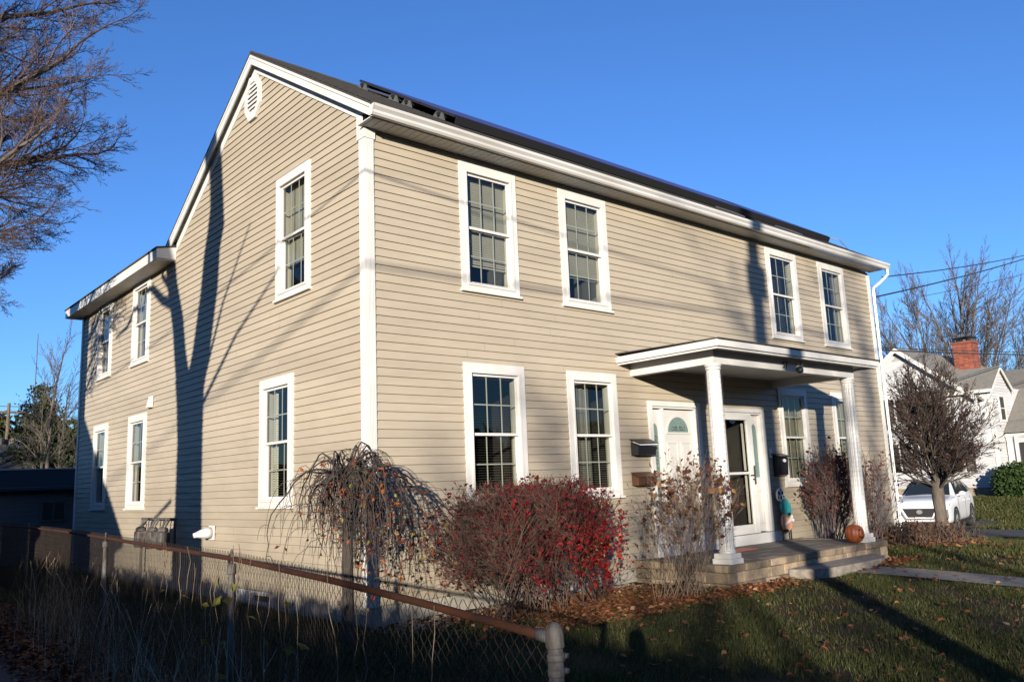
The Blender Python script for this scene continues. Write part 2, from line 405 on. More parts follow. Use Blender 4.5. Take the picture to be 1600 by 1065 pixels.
# main roof with shingle courses
roof = MB(); rr = random.Random(4)
for side in (0, 1):
    y_e = -.36 if side == 0 else 6.52
    ns = 26
    for k in range(ns):
        t0, t1 = k/ns, (k+1)/ns
        ya, yb = y_e+(RY-y_e)*t0, y_e+(RY-y_e)*t1
        x = -.135
        while x < L_+.13:
            x2 = min(x+rr.uniform(.25, .5), L_+.13); tt = rr.random()
            za, zb = rz(ya), rz(yb)
            roof.poly([(x, ya, za+.010), (x2, ya, za+.010), (x2, yb, zb+.001), (x, yb, zb+.001)], tt)
            roof.poly([(x, ya, za-.0), (x2, ya, za-.0), (x2, ya, za+.010), (x, ya, za+.010)], 0)
            x = x2
    za, zb = rz(y_e), RZ
    roof.prism([(-.135, y_e, za-.03), (-.135, RY, RZ-.03), (-.135, RY, RZ-.001), (-.135, y_e, za-.001)], (L_+.265, 0, 0), .1)
roof.tube([(-.13, RY, RZ+.004), (L_+.13, RY, RZ+.004)], .03, 6)
roofo = roof.build('roof', M['shingle'], house)
# eave: soffit, fascia, gutter
mb = MB(); mb.box(-.10, -.29, 5.528, L_+.10, -.001, 5.54)
for k in range(int(L_/.1)): pass
x = -.05
while x < L_+.05: mb.box(x, -.285, 5.523, x+.012, -.01, 5.529); x += .1
mb.build('soffit', M['white'], house)
mb = MB(); mb.box(-.118, -.31, 5.545, L_+.118, -.29, rz(-.31)-.03); mb.build('fascia', M['white'], house)
mb = MB(); prof = [(-.311, 5.66), (-.311, 5.535), (-.365, 5.535), (-.385, 5.56), (-.385, 5.59), (-.415, 5.625), (-.415, 5.66), (-.405, 5.66), (-.405, 5.635), (-.376, 5.60), (-.376, 5.562), (-.36, 5.545), (-.321, 5.545), (-.321, 5.66)]
mb.prism([(-.125, y, z) for y, z in prof], (L_+.25+.12, 0, 0))
gut = mb.build('gutter', M['gutter'], house)
for xe in (-.127, L_+.242): mb = MB(); mb.prism([(xe, y, z) for y, z in prof[:7]], (.006, 0, 0)); mb.build('end_cap', M['gutter'], gut)
# downspout at the right corner
mb = MB()
mb.tube([(12.93, -.36, 5.54), (12.93, -.36, 5.42), (12.87, -.20, 5.27), (12.81, -.075, 5.17), (12.80, -.065, 5.05), (12.80, -.065, 3.0), (12.80, -.065, -.1), (12.82, -.2, -.16)], .038, 4)
mb.build('downspout', M['gutter'], house, bevel=.005)
# ell eave on the left side (low roof over the rear wing)
mb = MB()
mb.box(-.32, 6.30, 5.335, -.002, W_+.16, 5.35); mb.build('soffit', M['white'], house)
mb = MB(); mb.box(-.34, 6.27, 5.34, -.32, W_+.18, 5.51); mb.box(-.32, 6.27, 5.352, -.01, 6.29, 5.51)
mb.prism([(-.34, 6.268, 5.51), (-.01, 6.268, 5.51), (-.01, 6.268, 5.63)], (0, .022, 0)); mb.build('fascia', M['white'], house)
mb = MB(); mb.prism([(-.36, 6.25, 5.512), (6.5, 6.25, 6.9), (6.5, 6.25, 6.93), (-.36, 6.25, 5.54)], (0, W_-6.05, 0)); mb.prism([(13., 6.25, 5.512), (6.5, 6.25, 6.9), (6.5, 6.25, 6.93), (13., 6.25, 5.54)], (0, W_-6.05, 0))
mb.build('roof', M['shingle'], house)
mb = MB(); mb.poly([(0, W_, 5.3), (L_, W_, 5.3), (6.5, W_, 6.88)]); mb.poly([(0, 6.3, 5.3), (L_, 6.3, 5.3), (6.5, 6.3, 6.88)]); mb.build('siding', M['siding'], house)
# gable vent (octagon)
mb = MB(); cy, cz = 3.11, 7.13; rw, rh = .26, .345
pts = [(0, rh), (rw*.75, rh*.72), (rw, rh*.3), (rw, -rh*.3), (rw*.75, -rh*.72), (0, -rh), (-rw*.75, -rh*.72), (-rw, -rh*.3), (-rw, rh*.3), (-rw*.75, rh*.72)]
pts = [(rw*.42, rh), (rw, rh*.45), (rw, -rh*.45), (rw*.42, -rh), (-rw*.42, -rh), (-rw, -rh*.45), (-rw, rh*.45), (-rw*.42, rh)]
n = len(pts)
for i in range(n):
    (a, b), (c, d) = pts[i], pts[(i+1) % n]; k = .70
    mb.prism([(-.05, cy+a, cz+b), (-.05, cy+c, cz+d), (-.05, cy+c*k, cz+d*k), (-.05, cy+a*k, cz+b*k)], (.04, 0, 0))
gv = mb.build('gable_vent', M['white'], house)
mb = MB()
for k in range(7):
    z = cz-.21+k*.07; hw = rw*.70 if abs(z-cz) < .12 else rw*.45
    mb.hexa([(-.045, cy-hw, z-.03), (-.018, cy-hw, z+.006), (-.018, cy+hw, z+.006), (-.045, cy+hw, z-.03), (-.045, cy-hw, z+.008), (-.018, cy-hw, z+.03), (-.018, cy+hw, z+.03), (-.045, cy+hw, z+.008)])
mb.build('louver', M['white'], gv)
mb = MB(); mb.prism([(-.020, cy+a*.72, cz+b*.72) for a, b in pts], (.004, 0, 0)); mb.build('vent_screen', M['black'], gv)
# ---------------------------------------------------------------- windows
def window(P, w, label=None):
    a0, a1, z0, z1, mode = w
    cw = .085; mb = MB()
    # outer flat casing
    bx(mb, P, a0, a0+cw, 0, .028, z0+.03, z1); bx(mb, P, a1-cw, a1, 0, .028, z0+.03, z1)
    bx(mb, P, a0+cw, a1-cw, 0, .028, z1-.10, z1); bx(mb, P, a0+cw, a1-cw, 0, .028, z0+.03, z0+.09)
    # inner brick mould
    i0, i1, j0, j1 = a0+cw, a1-cw, z0+.09, z1-.10; q = .030
    bx(mb, P, i0, i0+q, -.06, .040, j0, j1); bx(mb, P, i1-q, i1, -.06, .040, j0, j1)
    bx(mb, P, i0+q, i1-q, -.06, .040, j1-q, j1); bx(mb, P, i0+q, i1-q, -.06, .040, j0, j0+q)
    win = mb.build('window', M['white'], house)
    if label: win['label'] = label
    mb = MB(); bx(mb, P, a0-.02, a1+.02, 0, .055, z0-.002, z0+.028); mb.build('sill', M['white'], win)
    i0 += q; i1 -= q; j0 += q; j1 -= q; zm = (j0+j1)/2+.0; s = .034
    for (b0, b1, d) in ((zm-.018, j1, 0.0), (j0, zm+.018, -.032)):
        mb = MB()
        bx(mb, P, i0, i0+s, d-.025, d, b0, b1); bx(mb, P, i1-s, i1, d-.025, d, b0, b1)
        bx(mb, P, i0+s, i1-s, d-.025, d, b1-s, b1); bx(mb, P, i0+s, i1-s, d-.025, d, b0, b0+s)
        mb.build('sash', M['white'], win)
        mb = MB(); mb.poly([P(i0+s-.004, d-.012, b0+s-.004), P(i1-s+.004, d-.012, b0+s-.004), P(i1-s+.004, d-.012, b1-s+.004), P(i0+s-.004, d-.012, b1-s+.004)]); mb.build('pane', M['glass'], win)
        mb = MB(); g = .008; ww = i1-i0-2*s; hh = b1-b0-2*s
        for k in (1, 2):
            c = i0+s+ww*k/3; bx(mb, P, c-g, c+g, d-.021, d-.016, b0+s, b1-s)
        c = b0+s+hh/2; bx(mb, P, i0+s, i1-s, d-.0215, d-.0165, c-g, c+g)
        mb.build('grille', M['grille'], win)
    # jamb tunnel and room behind
    mb = MB(); d0, d1 = -.06, -.16
    o0, o1, p0, p1 = i0-.005, i1+.005, j0-.005, j1+.005
    for pa, pb in (((o0, p0), (o0, p1)), ((o1, p0), (o1, p1)), ((o0, p0), (o1, p0)), ((o0, p1), (o1, p1))):
        mb.poly([P(pa[0], d0, pa[1]), P(pb[0], d0, pb[1]), P(pb[0], d1, pb[1]), P(pa[0], d1, pa[1])])
    mb.build('jamb', M['blind'], win)
    rm = MB(); e = .35; D = -1.5; r0, r1, q0, q1 = o0-e, o1+e, p0-.6, p1+.15
    rm.poly([P(r0, D, q0), P(r1, D, q0), P(r1, D, q1), P(r0, D, q1)])
    for pa, pb in (((r0, q0), (r0, q1)), ((r1, q0), (r1, q1)), ((r0, q0), (r1, q0)), ((r0, q1), (r1, q1))):
        rm.poly([P(pa[0], d1, pa[1]), P(pb[0], d1, pb[1]), P(pb[0], D, pb[1]), P(pa[0], D, pa[1])])
    for (x0, x1, y0, y1) in ((r0, o0, q0, q1), (o1, r1, q0, q1), (o0, o1, q0, p0), (o0, o1, p1, q1)):
        rm.poly([P(x0, d1, y0), P(x1, d1, y0), P(x1, d1, y1), P(x0, d1, y1)])
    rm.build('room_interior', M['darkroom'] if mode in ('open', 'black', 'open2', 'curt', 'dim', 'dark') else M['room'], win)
    # blinds / curtains
    H = j1-j0
    def slats(frac, tilt, d=-.115, aa=i0+.012, bb=i1-.012, sp=.032):
        mb = MB(); z = j1-.06; w_ = .0135
        bx(mb, P, aa, bb, d-.02, d+.02, j1-.05, j1-.012)
        while z > j1-H*frac:
            c, s_ = cos(tilt)*w_, sin(tilt)*w_
            mb.poly([P(aa, d-c, z-s_), P(bb, d-c, z-s_), P(bb, d+c, z+s_), P(aa, d+c, z+s_)]); z -= sp
        bx(mb, P, aa, bb, d-.014, d+.014, z-.02, z)
        mb.build('blind', M['blind'], win)
    def folds(x0, x1, d=-.13, m='curtain', zb=None):
        mb = MB(); n = max(6, int((x1-x0)/.025)); zb = j0 if zb is None else zb
        for k in range(n):
            u, v = x0+(x1-x0)*k/n, x0+(x1-x0)*(k+1)/n
            e0, e1 = d+.018*sin(u*55)+.01*sin(u*23), d+.018*sin(v*55)+.01*sin(v*23)
            mb.poly([P(u, e0, zb), P(v, e1, zb), P(v, e1, j1-.01), P(u, e0, j1-.01)])
        mb.build('curtain', M[m], win)
    if mode == 'down': slats(.80, 1.05)
    elif mode == 'half': slats(.74, 1.0)
    elif mode == 'dark': slats(.97, .25, sp=.04)
    elif mode in ('open', 'open2'): slats(.97, -.12)
    elif mode == 'dim': folds(i0+.02, i0+.18); folds(i1-.2, i1-.02)
    elif mode == 'curtains': folds(i0+.02, i1-.02)
    elif mode == 'curt': folds(i1-.34, i1-.01); folds(i0+.01, i0+.07); folds(i0+.30, i0+.38)
    elif mode == 'desk':
        slats(.97, -.12, aa=i0+.38, bb=i1-.012)
        folds(i1-.16, i1-.02, m='blind')
    if mode == 'open2': folds(i0+.05, i1-.25, -.2, 'room')
    return win
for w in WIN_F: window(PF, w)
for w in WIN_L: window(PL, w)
# hanging ornament in the second upper window
# ---------------------------------------------------------------- doors
def frame(mb, P, a0, a1, z0, z1, w, d0, d1, bottom=False):
    bx(mb, P, a0, a0+w, d0, d1, z0, z1); bx(mb, P, a1-w, a1, d0, d1, z0, z1); bx(mb, P, a0+w, a1-w, d0, d1, z1-w, z1)
    if bottom: bx(mb, P, a0+w, a1-w, d0, d1, z0, z0+w)
FZ = .11
mb = MB(); frame(mb, PF, 4.895, 6.175, FZ+.16, 2.42, .075, -.02, .045); frame(mb, PF, 4.97, 6.10, FZ+.16, 2.345, .03, -.09, .02)
bx(mb, PF, 5.225, 5.275, -.09, .012, FZ+.16, 2.315)
d1 = mb.build('entry_door', M['white'], house); d1['label'] = 'solid white panelled door with a fan shaped light'
mb = MB(); bx(mb, PF, 5.275, 6.07, -.085, -.045, FZ+.17, 2.31)
for (u, v) in ((5.37, 5.64), (5.71, 5.98)):
    for (s, e) in ((1.17, 1.80), (.42, .98)):
        frame(mb, PF, u, v, s, e, .022, -.045, -.034, True); bx(mb, PF, u+.045, v-.045, -.045, -.037, s+.045, e-.045)
cx, cz0 = 5.675, 1.955
for k in range(12):
    a, b = pi*k/12, pi*(k+1)/12; r0, r1 = .235, .27
    mb.prism([PF(cx+cos(a)*r0*1.12, -.045, cz0+sin(a)*r0), PF(cx+cos(b)*r0*1.12, -.045, cz0+sin(b)*r0), PF(cx+cos(b)*r1*1.12, -.045, cz0+sin(b)*r1), PF(cx+cos(a)*r1*1.12, -.045, cz0+sin(a)*r1)], (0, -.014, 0))
bx(mb, PF, cx-.302, cx+.302, -.045, -.031, cz0-.03, cz0)
leaf = mb.build('door_leaf', M['door'], d1, bevel=.003)
mb = MB(); mb.prism([PF(cx+cos(pi*k/14)*.262, -.044, cz0+sin(pi*k/14)*.234) for k in range(15)], (0, -.004, 0)); mb.build('fan_light', M['frost'], d1)
mb = MB()
for k in range(7):
    a = pi*(k+.5)/7; mb.tube([PF(cx+cos(a)*.05, -.037, cz0+.02+sin(a)*.05), PF(cx+cos(a)*.12, -.037, cz0+.02+sin(a)*.10)], .004, 4)
for k in range(5): mb.tube([PF(cx-.14+k*.07+.03*cos(t), -.037, cz0+.055+.03*sin(t)) for t in [j*pi/5 for j in range(11)]], .0035, 4)
mb.build('leading', M['black'], d1)
mb = MB(); bx(mb, PF, 5.00, 5.225, -.085, -.05, FZ+.17, 2.31); mb.build('side_panel', M['door'], d1)
mb = MB()
mb.prism([PF(a, -.049, z) for a, z in [(5.05, .62), (5.17, .62), (5.17, 1.98), (5.155, 2.05), (5.11, 2.09), (5.065, 2.05), (5.05, 1.98)]], (0, -.004, 0)); mb.build('side_light', M['frost'], d1)
mb = MB()
for k in range(9): mb.tube([PF(5.11+.03*cos(t), -.042, .9+k*.12+.035*sin(t)) for t in [j*pi/5 for j in range(11)]], .0035, 4)
mb.build('leading', M['black'], d1)
mb = MB(); mb.tube([PF(6.0, -.045, 1.18), PF(6.0, .015, 1.18)], .012, 8); mb.tube([PF(6.0, .015, 1.18), PF(5.9, .02, 1.18)], .01, 8); mb.build('handle', M['black'], d1)
# second door with storm door
mb = MB(); frame(mb, PF, 6.665, 8.035, FZ+.17, 2.37, .065, -.02, .045); frame(mb, PF, 6.73, 7.97, FZ+.17, 2.305, .03, -.10, .02); bx(mb, PF, 7.60, 7.66, -.09, .015, FZ+.17, 2.275)
d2 = mb.build('entry_door', M['white'], house); d2['label'] = 'glazed white storm door over a dark hall'
mb = MB(); frame(mb, PF, 6.76, 7.60, FZ+.17, 2.275, .10, -.02, .028); bx(mb, PF, 6.86, 7.50, -.015, .022, FZ+.17, FZ+.32); bx(mb, PF, 6.86, 7.50, -.015, .022, 1.26, 1.30)
mb.build('storm_door', M['white'], d2)
mb = MB(); mb.poly([PF(6.86, 0, FZ+.32), PF(7.5, 0, FZ+.32), PF(7.5, 0, 2.175), PF(6.86, 0, 2.175)]); mb.build('pane', M['glass'], d2)
mb = MB(); bx(mb, PF, 7.44, 7.462, -.06, -.03, 1.32, 2.12); bx(mb, PF, 7.44, 7.462, -.06, -.03, .45, 1.24); mb.build('closer_rail', M['white'], d2)
mb = MB(); D = -2.2
for q in ([(6.76, D), (7.60, D)],): mb.poly([PF(6.76, D, .1), PF(7.60, D, .1), PF(7.60, D, 2.4), PF(6.76, D, 2.4)])
mb.poly([PF(6.76, -.11, .1), PF(6.76, D, .1), PF(6.76, D, 2.4), PF(6.76, -.11, 2.4)]); mb.poly([PF(7.60, -.11, .1), PF(7.60, D, .1), PF(7.60, D, 2.4), PF(7.60, -.11, 2.4)])
mb.poly([PF(6.76, -.11, .27), PF(7.6, -.11, .27), PF(7.6, D, .27), PF(6.76, D, .27)]); mb.poly([PF(6.76, -.11, 2.3), PF(7.6, -.11, 2.3), PF(7.6, D, 2.3), PF(6.76, D, 2.3)])
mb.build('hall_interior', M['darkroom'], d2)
mb = MB(); bx(mb, PF, 7.66, 7.94, -.085, -.045, FZ+.18, 2.275); frame(mb, PF, 7.71, 7.89, .42, .98, .02, -.045, -.034, True); mb.build('side_panel', M['door'], d2)
mb = MB(); mb.prism([PF(a, -.044, z) for a, z in [(7.73, 1.2), (7.87, 1.2), (7.87, 2.0), (7.85, 2.08), (7.80, 2.12), (7.75, 2.08), (7.73, 2.0)]], (0, -.004, 0)); mb.build('side_light', M['frost'], d2)
mb = MB(); mb.tube([PF(7.55, .028, 1.17), PF(7.55, .075, 1.17)], .012, 8); mb.tube([PF(7.55, .075, 1.09), PF(7.55, .075, 1.40)], .011, 8); mb.tube([PF(7.55, .06, 1.24), PF(7.45, .06, 1.24)], .009, 6); mb.build('handle', M['black'], d2)
mb = MB(); bx(mb, PF, 4.90, 8.34, -.1, .028, FZ-.02, FZ+.158); mb.build('kick_board', M['white'], house)
# ---------------------------------------------------------------- porch
mb = MB()
mb.prism([(4.235, -1.83, 3.045), (4.235, 0, 3.085), (4.235, 0, 3.10), (4.235, -1.83, 3.06)], (4.65, 0, 0))
porch = mb.build('porch', M['shingle'], house)
def edge_band(mb, o, z0, z1, t=.02):
    x0, x1, y0 = 4.25-o, 8.87+o, -1.80-o
    mb.box(x0, y0, z0, x0+t, -.002, z1); mb.box(x1-t, y0, z0, x1, -.002, z1); mb.box(x0+t, y0, z0, x1-t, y0+t, z1)
mb = MB(); edge_band(mb, .0, 2.955, 3.043); edge_band(mb, -.035, 2.925, 2.952); mb.box(4.27, -1.78, 2.962, 8.85, -.002, 2.975); mb.build('fascia', M['white'], porch)
mb = MB()
mb.box(4.555, -1.50, 2.775, 8.53, -1.36, 2.96); mb.box(4.555, -1.36, 2.775, 4.69, -.003, 2.96); mb.box(8.39, -1.36, 2.775, 8.53, -.003, 2.96)
mb.build('beam', M['white'], porch)
mb = MB(); mb.box(4.695, -1.355, 2.90, 8.385, -.004, 2.915); mb.build('ceiling', M['white'], porch)
def column(xt, yt, xb, yb):
    mb = MB(); n = 20; prev = None
    for z, r in ((FZ+.168, .102), (.40, .100), (2.64, .094), (2.70, .094)):
        t = (z-.2)/2.5; cx, cy = xb+(xt-xb)*t, yb+(yt-yb)*t
        ring = [mb.pv((cx+cos(2*pi*j/(2*n))*r*(1-.045*(j % 2)), cy+sin(2*pi*j/(2*n))*r*(1-.045*(j % 2)), z)) for j in range(2*n)]
        if prev:
            for j in range(2*n): mb.face([prev[j], prev[(j+1) % (2*n)], ring[(j+1) % (2*n)], ring[j]])
        prev = ring
    mb2 = MB(); mb2.v, mb2.f, mb2.t = mb.v, mb.f, mb.t
    col = mb2.build('column', M['white'], porch)
    m = MB(); m.box(xb-.145, yb-.145, FZ, xb+.145, yb+.145, FZ+.07); m.box(xb-.128, yb-.128, FZ+.07, xb+.128, yb+.128, FZ+.135); m.build('plinth', M['white'], col, bevel=.006)
    m = MB(); m.lathe((xb, yb, 0), [(.108, FZ+.135), (.112, FZ+.14), (.112, FZ+.165), (.104, FZ+.17)], 24)
    m.build('base', M['white'], col)
    m = MB(); m.lathe((xt, yt, 0), [(.098, 2.69), (.108, 2.70), (.108, 2.72), (.100, 2.725), (.116, 2.745), (.116, 2.774)], 24); m.build('capital', M['white'], col)
    # netting stapled round the shaft
    m = MB(); z = .34
    def pt(a, z, r=.112):
        t = (z-.2)/2.5; return (xb+(xt-xb)*t+cos(a)*r, yb+(yt-yb)*t+sin(a)*r, z)
    while z < 2.66:
        m.tube([pt(2*pi*k/14, z+.006*sin(k*3+z*9)) for k in range(15)], .0010, 3); z += .075
    for k in range(12): m.tube([pt(2*pi*k/12+.03*sin(z*7), z) for z in (.3, .8, 1.3, 1.8, 2.3, 2.66)], .0010, 3)
    m.build('netting', M['alu'], col)
column(4.64, -1.42, 4.60, -1.44); column(8.44, -1.42, 8.32, -1.45)
# house number
def text_mesh(s, size, loc, rot, m, parent, name, ext=.004):
    cu = bpy.data.curves.new(name, 'FONT'); cu.body = s; cu.size = size; cu.extrude = ext; cu.align_x = 'CENTER'
    tmp = bpy.data.objects.new(name, cu); COL.objects.link(tmp)
    dg = bpy.context.evaluated_depsgraph_get(); me = bpy.data.meshes.new_from_object(tmp.evaluated_get(dg))
    bpy.data.objects.remove(tmp)
    o = bpy.data.objects.new(name, me); COL.objects.link(o); me.materials.clear(); me.materials.append(m)
    o.location = sub(loc, origin(parent)) if parent else loc; o.rotation_euler = rot
    if parent: o.parent = parent
    return o
text_mesh('57', .15, (6.38, -1.506, 2.815), (pi/2, 0, 0), M['black'], porch, 'house_number')
cam_ = thing('security_camera', (6.72, -1.5, 2.86), 'small round grey security camera on the porch beam beside the house number', 'camera')
mb = MB(); mb.lathe((6.72, -1.545, 2.80), [(.02, -.055), (.05, -.04), (.06, 0), (.052, .035), (.03, .055)], 14); mb.build('dome', M['glassdark'], cam_, True)
mb = MB(); mb.box(6.69, -1.53, 2.84, 6.75, -1.502, 2.93); mb.tube([(6.79, -1.56, 2.90), (6.79, -1.50, 2.92)], .032, 12); mb.build('bracket', M['white'], cam_)
# gas/vent fittings on the left wall
o = thing('vent_hood', (0, 4.36, .72), 'white plastic exhaust elbow low on the side wall', 'vent')
mb = MB(); mb.box(-.045, 4.27, .62, -.018, 4.45, .83); mb.build('plate', M['white'], o, bevel=.004)
mb = MB(); mb.tube([(-.04, 4.36, .725), (-.12, 4.36, .725), (-.20, 4.36, .715), (-.27, 4.36, .705), (-.30, 4.36, .70)], [.085, .08, .06, .038, .034], 14); mb.build('cone', M['white'], o, True)
o = thing('louvered_vent', (0, 7.30, 2.96), 'small square white vent cover high on the side wall', 'vent')
mb = MB(); mb.box(-.04, 7.19, 2.86, -.018, 7.39, 3.06); mb.hexa([(-.09, 7.21, 2.86), (-.04, 7.21, 2.86), (-.04, 7.37, 2.86), (-.09, 7.37, 2.86), (-.045, 7.21, 3.04), (-.04, 7.21, 3.04), (-.04, 7.37, 3.04), (-.045, 7.37, 3.04)]); mb.build('hood', M['white'], o)
o = thing('gas_meter', (-.15, 6.6, .3), 'pair of grey gas meters with pipes low on the side wall', 'gas meter')
for k, yy in enumerate((5.95, 6.45, 7.05)):
    mb = MB(); mb.box(-.28, yy-.11, .45, -.12, yy+.11, .72); mb.lathe((-.20, yy, .72), [(.09, 0), (.08, .06), (.03, .08)], 12); mb.build('meter_body', M['galv'], o, bevel=.02)
mb = MB()
mb.tube([(-.1, 5.7, .25), (-.1, 5.7, .92), (-.1, 7.3, .92), (-.1, 7.3, -.3)], .022, 6)
for yy in (5.88, 6.02, 6.38, 6.52, 6.98, 7.12): mb.tube([(-.2, yy, .78), (-.12, yy, .92)], .016, 6)
mb.build('pipe', M['galv'], o)
bw = MB(); bw.box(-.0, 2.36, -.17, .028, 3.52, .10); 
bwo = MB(); frame(bwo, PL, 2.40, 3.50, -.19, -.012, .05, -.028, .012, True); bb = bwo.build('basement_window', M['white'], house)
mb = MB(); mb.box(.012, 2.45, -.15, .02, 3.45, -.05); mb.build('pane', M['black'], bb)
mb = MB(); mb.box(-.02, 2.95, -.16, .01, 3.45, -.05); mb.build('vent_flap', M['white'], bb)
# ---------------------------------------------------------------- solar array
sa = thing('solar_array', (1.6, .35, rz(.35)), 'dark blue solar panels racked low over the front roof slope', 'solar panels')
def RP(x, y, h):
    k = 1/sqrt(1+SL*SL); return (x, y-SL*k*h, rz(y)+k*h)
ny_, nx_ = 3, 6; ylo, yhi = .36, 2.84; pw = 1.70
for i in range(nx_):
    for j in range(ny_):
        x0 = 1.6+i*pw+.01; x1 = x0+pw-.02; y0 = ylo+(yhi-ylo)*j/ny_+.008; y1 = ylo+(yhi-ylo)*(j+1)/ny_-.008
        mb = MB(); mb.hexa([RP(x0, y0, .10), RP(x1, y0, .10), RP(x1, y1, .10), RP(x0, y1, .10), RP(x0, y0, .135), RP(x1, y0, .135), RP(x1, y1, .135), RP(x0, y1, .135)])
        pn = mb.build('solar_panel', M['black'], sa)
        mb = MB(); mb.hexa([RP(x0+.02, y0+.015, .135), RP(x1-.02, y0+.015, .135), RP(x1-.02, y1-.015, .135), RP(x0+.02, y1-.015, .135), RP(x0+.02, y0+.015, .138), RP(x1-.02, y0+.015, .138), RP(x1-.02, y1-.015, .138), RP(x0+.02, y1-.015, .138)])
        mb.build('cell_sheet', M['panel'], pn)
for y in (.62, 1.40, 1.75, 2.62):
    mb = MB(); a, b = RP(1.5, y-.02, .05), RP(1.6+pw*nx_+.1, y-.02, .05)
    mb.hexa([RP(1.52, y-.02, .05), RP(11.9, y-.02, .05), RP(11.9, y+.02, .05), RP(1.52, y+.02, .05), RP(1.52, y-.02, .098), RP(11.9, y-.02, .098), RP(11.9, y+.02, .098), RP(1.52, y+.02, .098)]); mb.build('rail', M['black'], sa)
    mb = MB(); mb.prism([RP(1.56, y-.12, .012), RP(1.56, y+.13, .012), RP(1.56, y+.08, .10), RP(1.56, y-.03, .10)], (.03, 0, 0)); mb.build('wind_deflector', M['dgrey'], sa)
mb = MB(); mb.hexa([RP(1.62, .33, .02), RP(11.78, .33, .02), RP(11.78, .345, .02), RP(1.62, .345, .02), RP(1.62, .33, .13), RP(11.78, .33, .13), RP(11.78, .345, .13), RP(1.62, .345, .13)]); mb.build('edge_skirt', M['black'], sa)
mb = MB(); mb.tube([RP(11.9, .9, .08), RP(12.3, .8, .10), RP(12.5, .5, .14), RP(12.55, .3, .02)], .012, 5); mb.tube([RP(7.6, .3, .02), RP(7.7, .05, .03), RP(7.9, -.1, .02)], .008, 4); mb.tube([RP(9.6, .3, .02), RP(9.75, .02, .03), RP(9.9, -.1, .02)], .008, 4)
mb.build('conduit', M['alu'], sa)
# ---------------------------------------------------------------- porch base
pb = thing('stone_porch_base', (6.6, -.8, 0), 'raised porch terrace of tan tumbled wall blocks under the columns', 'terrace')
rr = random.Random(11); caps = MB(); blk = MB(); core = MB()
core.box(4.42, -1.53, -.5, 8.78, -.03, .095); core.build('fill', M['flag'], pb)
edge = [((4.37, -.03), (4.37, -1.60)), ((4.37, -1.60), (8.84, -1.60)), ((8.84, -1.60), (8.84, -.03))]
for (A, B) in edge:
    Ld = sqrt((B[0]-A[0])**2+(B[1]-A[1])**2); ux, uy = (B[0]-A[0])/Ld, (B[1]-A[1])/Ld; nx, ny = uy, -ux
    if ny == 0 and A[0] < 5: nx = -1
    inx, iny = -nx, -ny
    if A[0] == B[0]: inx, iny = (1, 0) if A[0] < 5 else (-1, 0)
    else: inx, iny = 0, 1
    for row, (z0, z1, lo, hi, mbx, out) in enumerate(((.015, FZ, .28, .42, caps, .02), (-.125, .011, .22, .40, blk, 0), (-.265, -.129, .22, .40, blk, 0), (-.40, -.269, .2, .4, blk, 0))):
        s = rr.uniform(0, .1) if row else 0
        s0 = 0
        while s0 < Ld-.02:
            w = min(rr.uniform(lo, hi), Ld-s0); 
            if Ld-s0-w < .12: w = Ld-s0
            a, b = s0+.004, s0+w-.004; dep = .20; jo = out+rr.uniform(-.006, .008)
            q = [(A[0]+ux*a-inx*jo, A[1]+uy*a-iny*jo), (A[0]+ux*b-inx*jo, A[1]+uy*b-iny*jo), (A[0]+ux*b+inx*dep, A[1]+uy*b+iny*dep), (A[0]+ux*a+inx*dep, A[1]+uy*a+iny*dep)]
            zz = z1+(rr.uniform(-.004, .003) if row else rr.uniform(-.002, .002))
            mbx.hexa([(x, y, z0) for x, y in q]+[(x, y, zz) for x, y in q], rr.random()); s0 += w
caps.build('cap_stones', M['stone'], pb, bevel=.012); blk.build('wall_blocks', M['stone'], pb, bevel=.012)
mb = MB(); y = -1.38
while y < -.05:
    x = 4.60+rr.uniform(-.2, 0)
    while x < 8.62:
        w = rr.uniform(.28, .5); mb.box(max(x, 4.60), y, .09, min(x+w-.012, 8.62), min(y+.26, -.035), FZ-.004+rr.uniform(-.003, .002), rr.random()); x += w
    y += .272
mb.build('pavers', M['flag'], pb)
st = MB(); n = 16
for k in range(n):
    a, b = k/n, (k+1)/n; xa, xb = 5.75+2.45*a, 5.75+2.45*b
    ya, yb = -1.64-.42*sqrt(max(0, 1-(2*a-1)**4)), -1.64-.42*sqrt(max(0, 1-(2*b-1)**4))
    st.hexa([(xa, ya, -.45), (xb, yb, -.45), (xb, -1.625, -.45), (xa, -1.625, -.45), (xa, ya, -.065), (xb, yb, -.065), (xb, -1.625, -.055), (xa, -1.625, -.055)])
solo(st, 'concrete_step', M['conc'], 'low bowed concrete step in front of the porch terrace', 'step')
# ---------------------------------------------------------------- small things on the porch
o = thing('mailbox', (4.65, -.02, 1.6), 'black wall mailbox stuffed with papers left of the panelled door', 'mailbox', None)
mb = MB(); mb.prism([(4.44, -.02, 1.60), (4.44, -.15, 1.60), (4.44, -.165, 1.72), (4.44, -.02, 1.80)], (.42, 0, 0)); mb.build('box', M['black'], o, bevel=.01)
mb = MB(); mb.hexa([(4.46, -.20, 1.735), (4.84, -.21, 1.745), (4.84, -.05, 1.80), (4.46, -.05, 1.79), (4.46, -.20, 1.75), (4.84, -.21, 1.76), (4.84, -.05, 1.815), (4.46, -.05, 1.81)]); mb.build('papers', M['paper'], o)
mb = MB(); mb.hexa([(4.43, -.20, 1.76), (4.87, -.20, 1.765), (4.87, -.02, 1.835), (4.43, -.02, 1.83), (4.43, -.20, 1.77), (4.87, -.20, 1.775), (4.87, -.02, 1.845), (4.43, -.02, 1.84)]); mb.build('lid', M['black'], o)
o = thing('mailbox', (4.63, -.02, 1.16), 'bronze wall mailbox below the black one, half behind the bare shrub', 'mailbox')
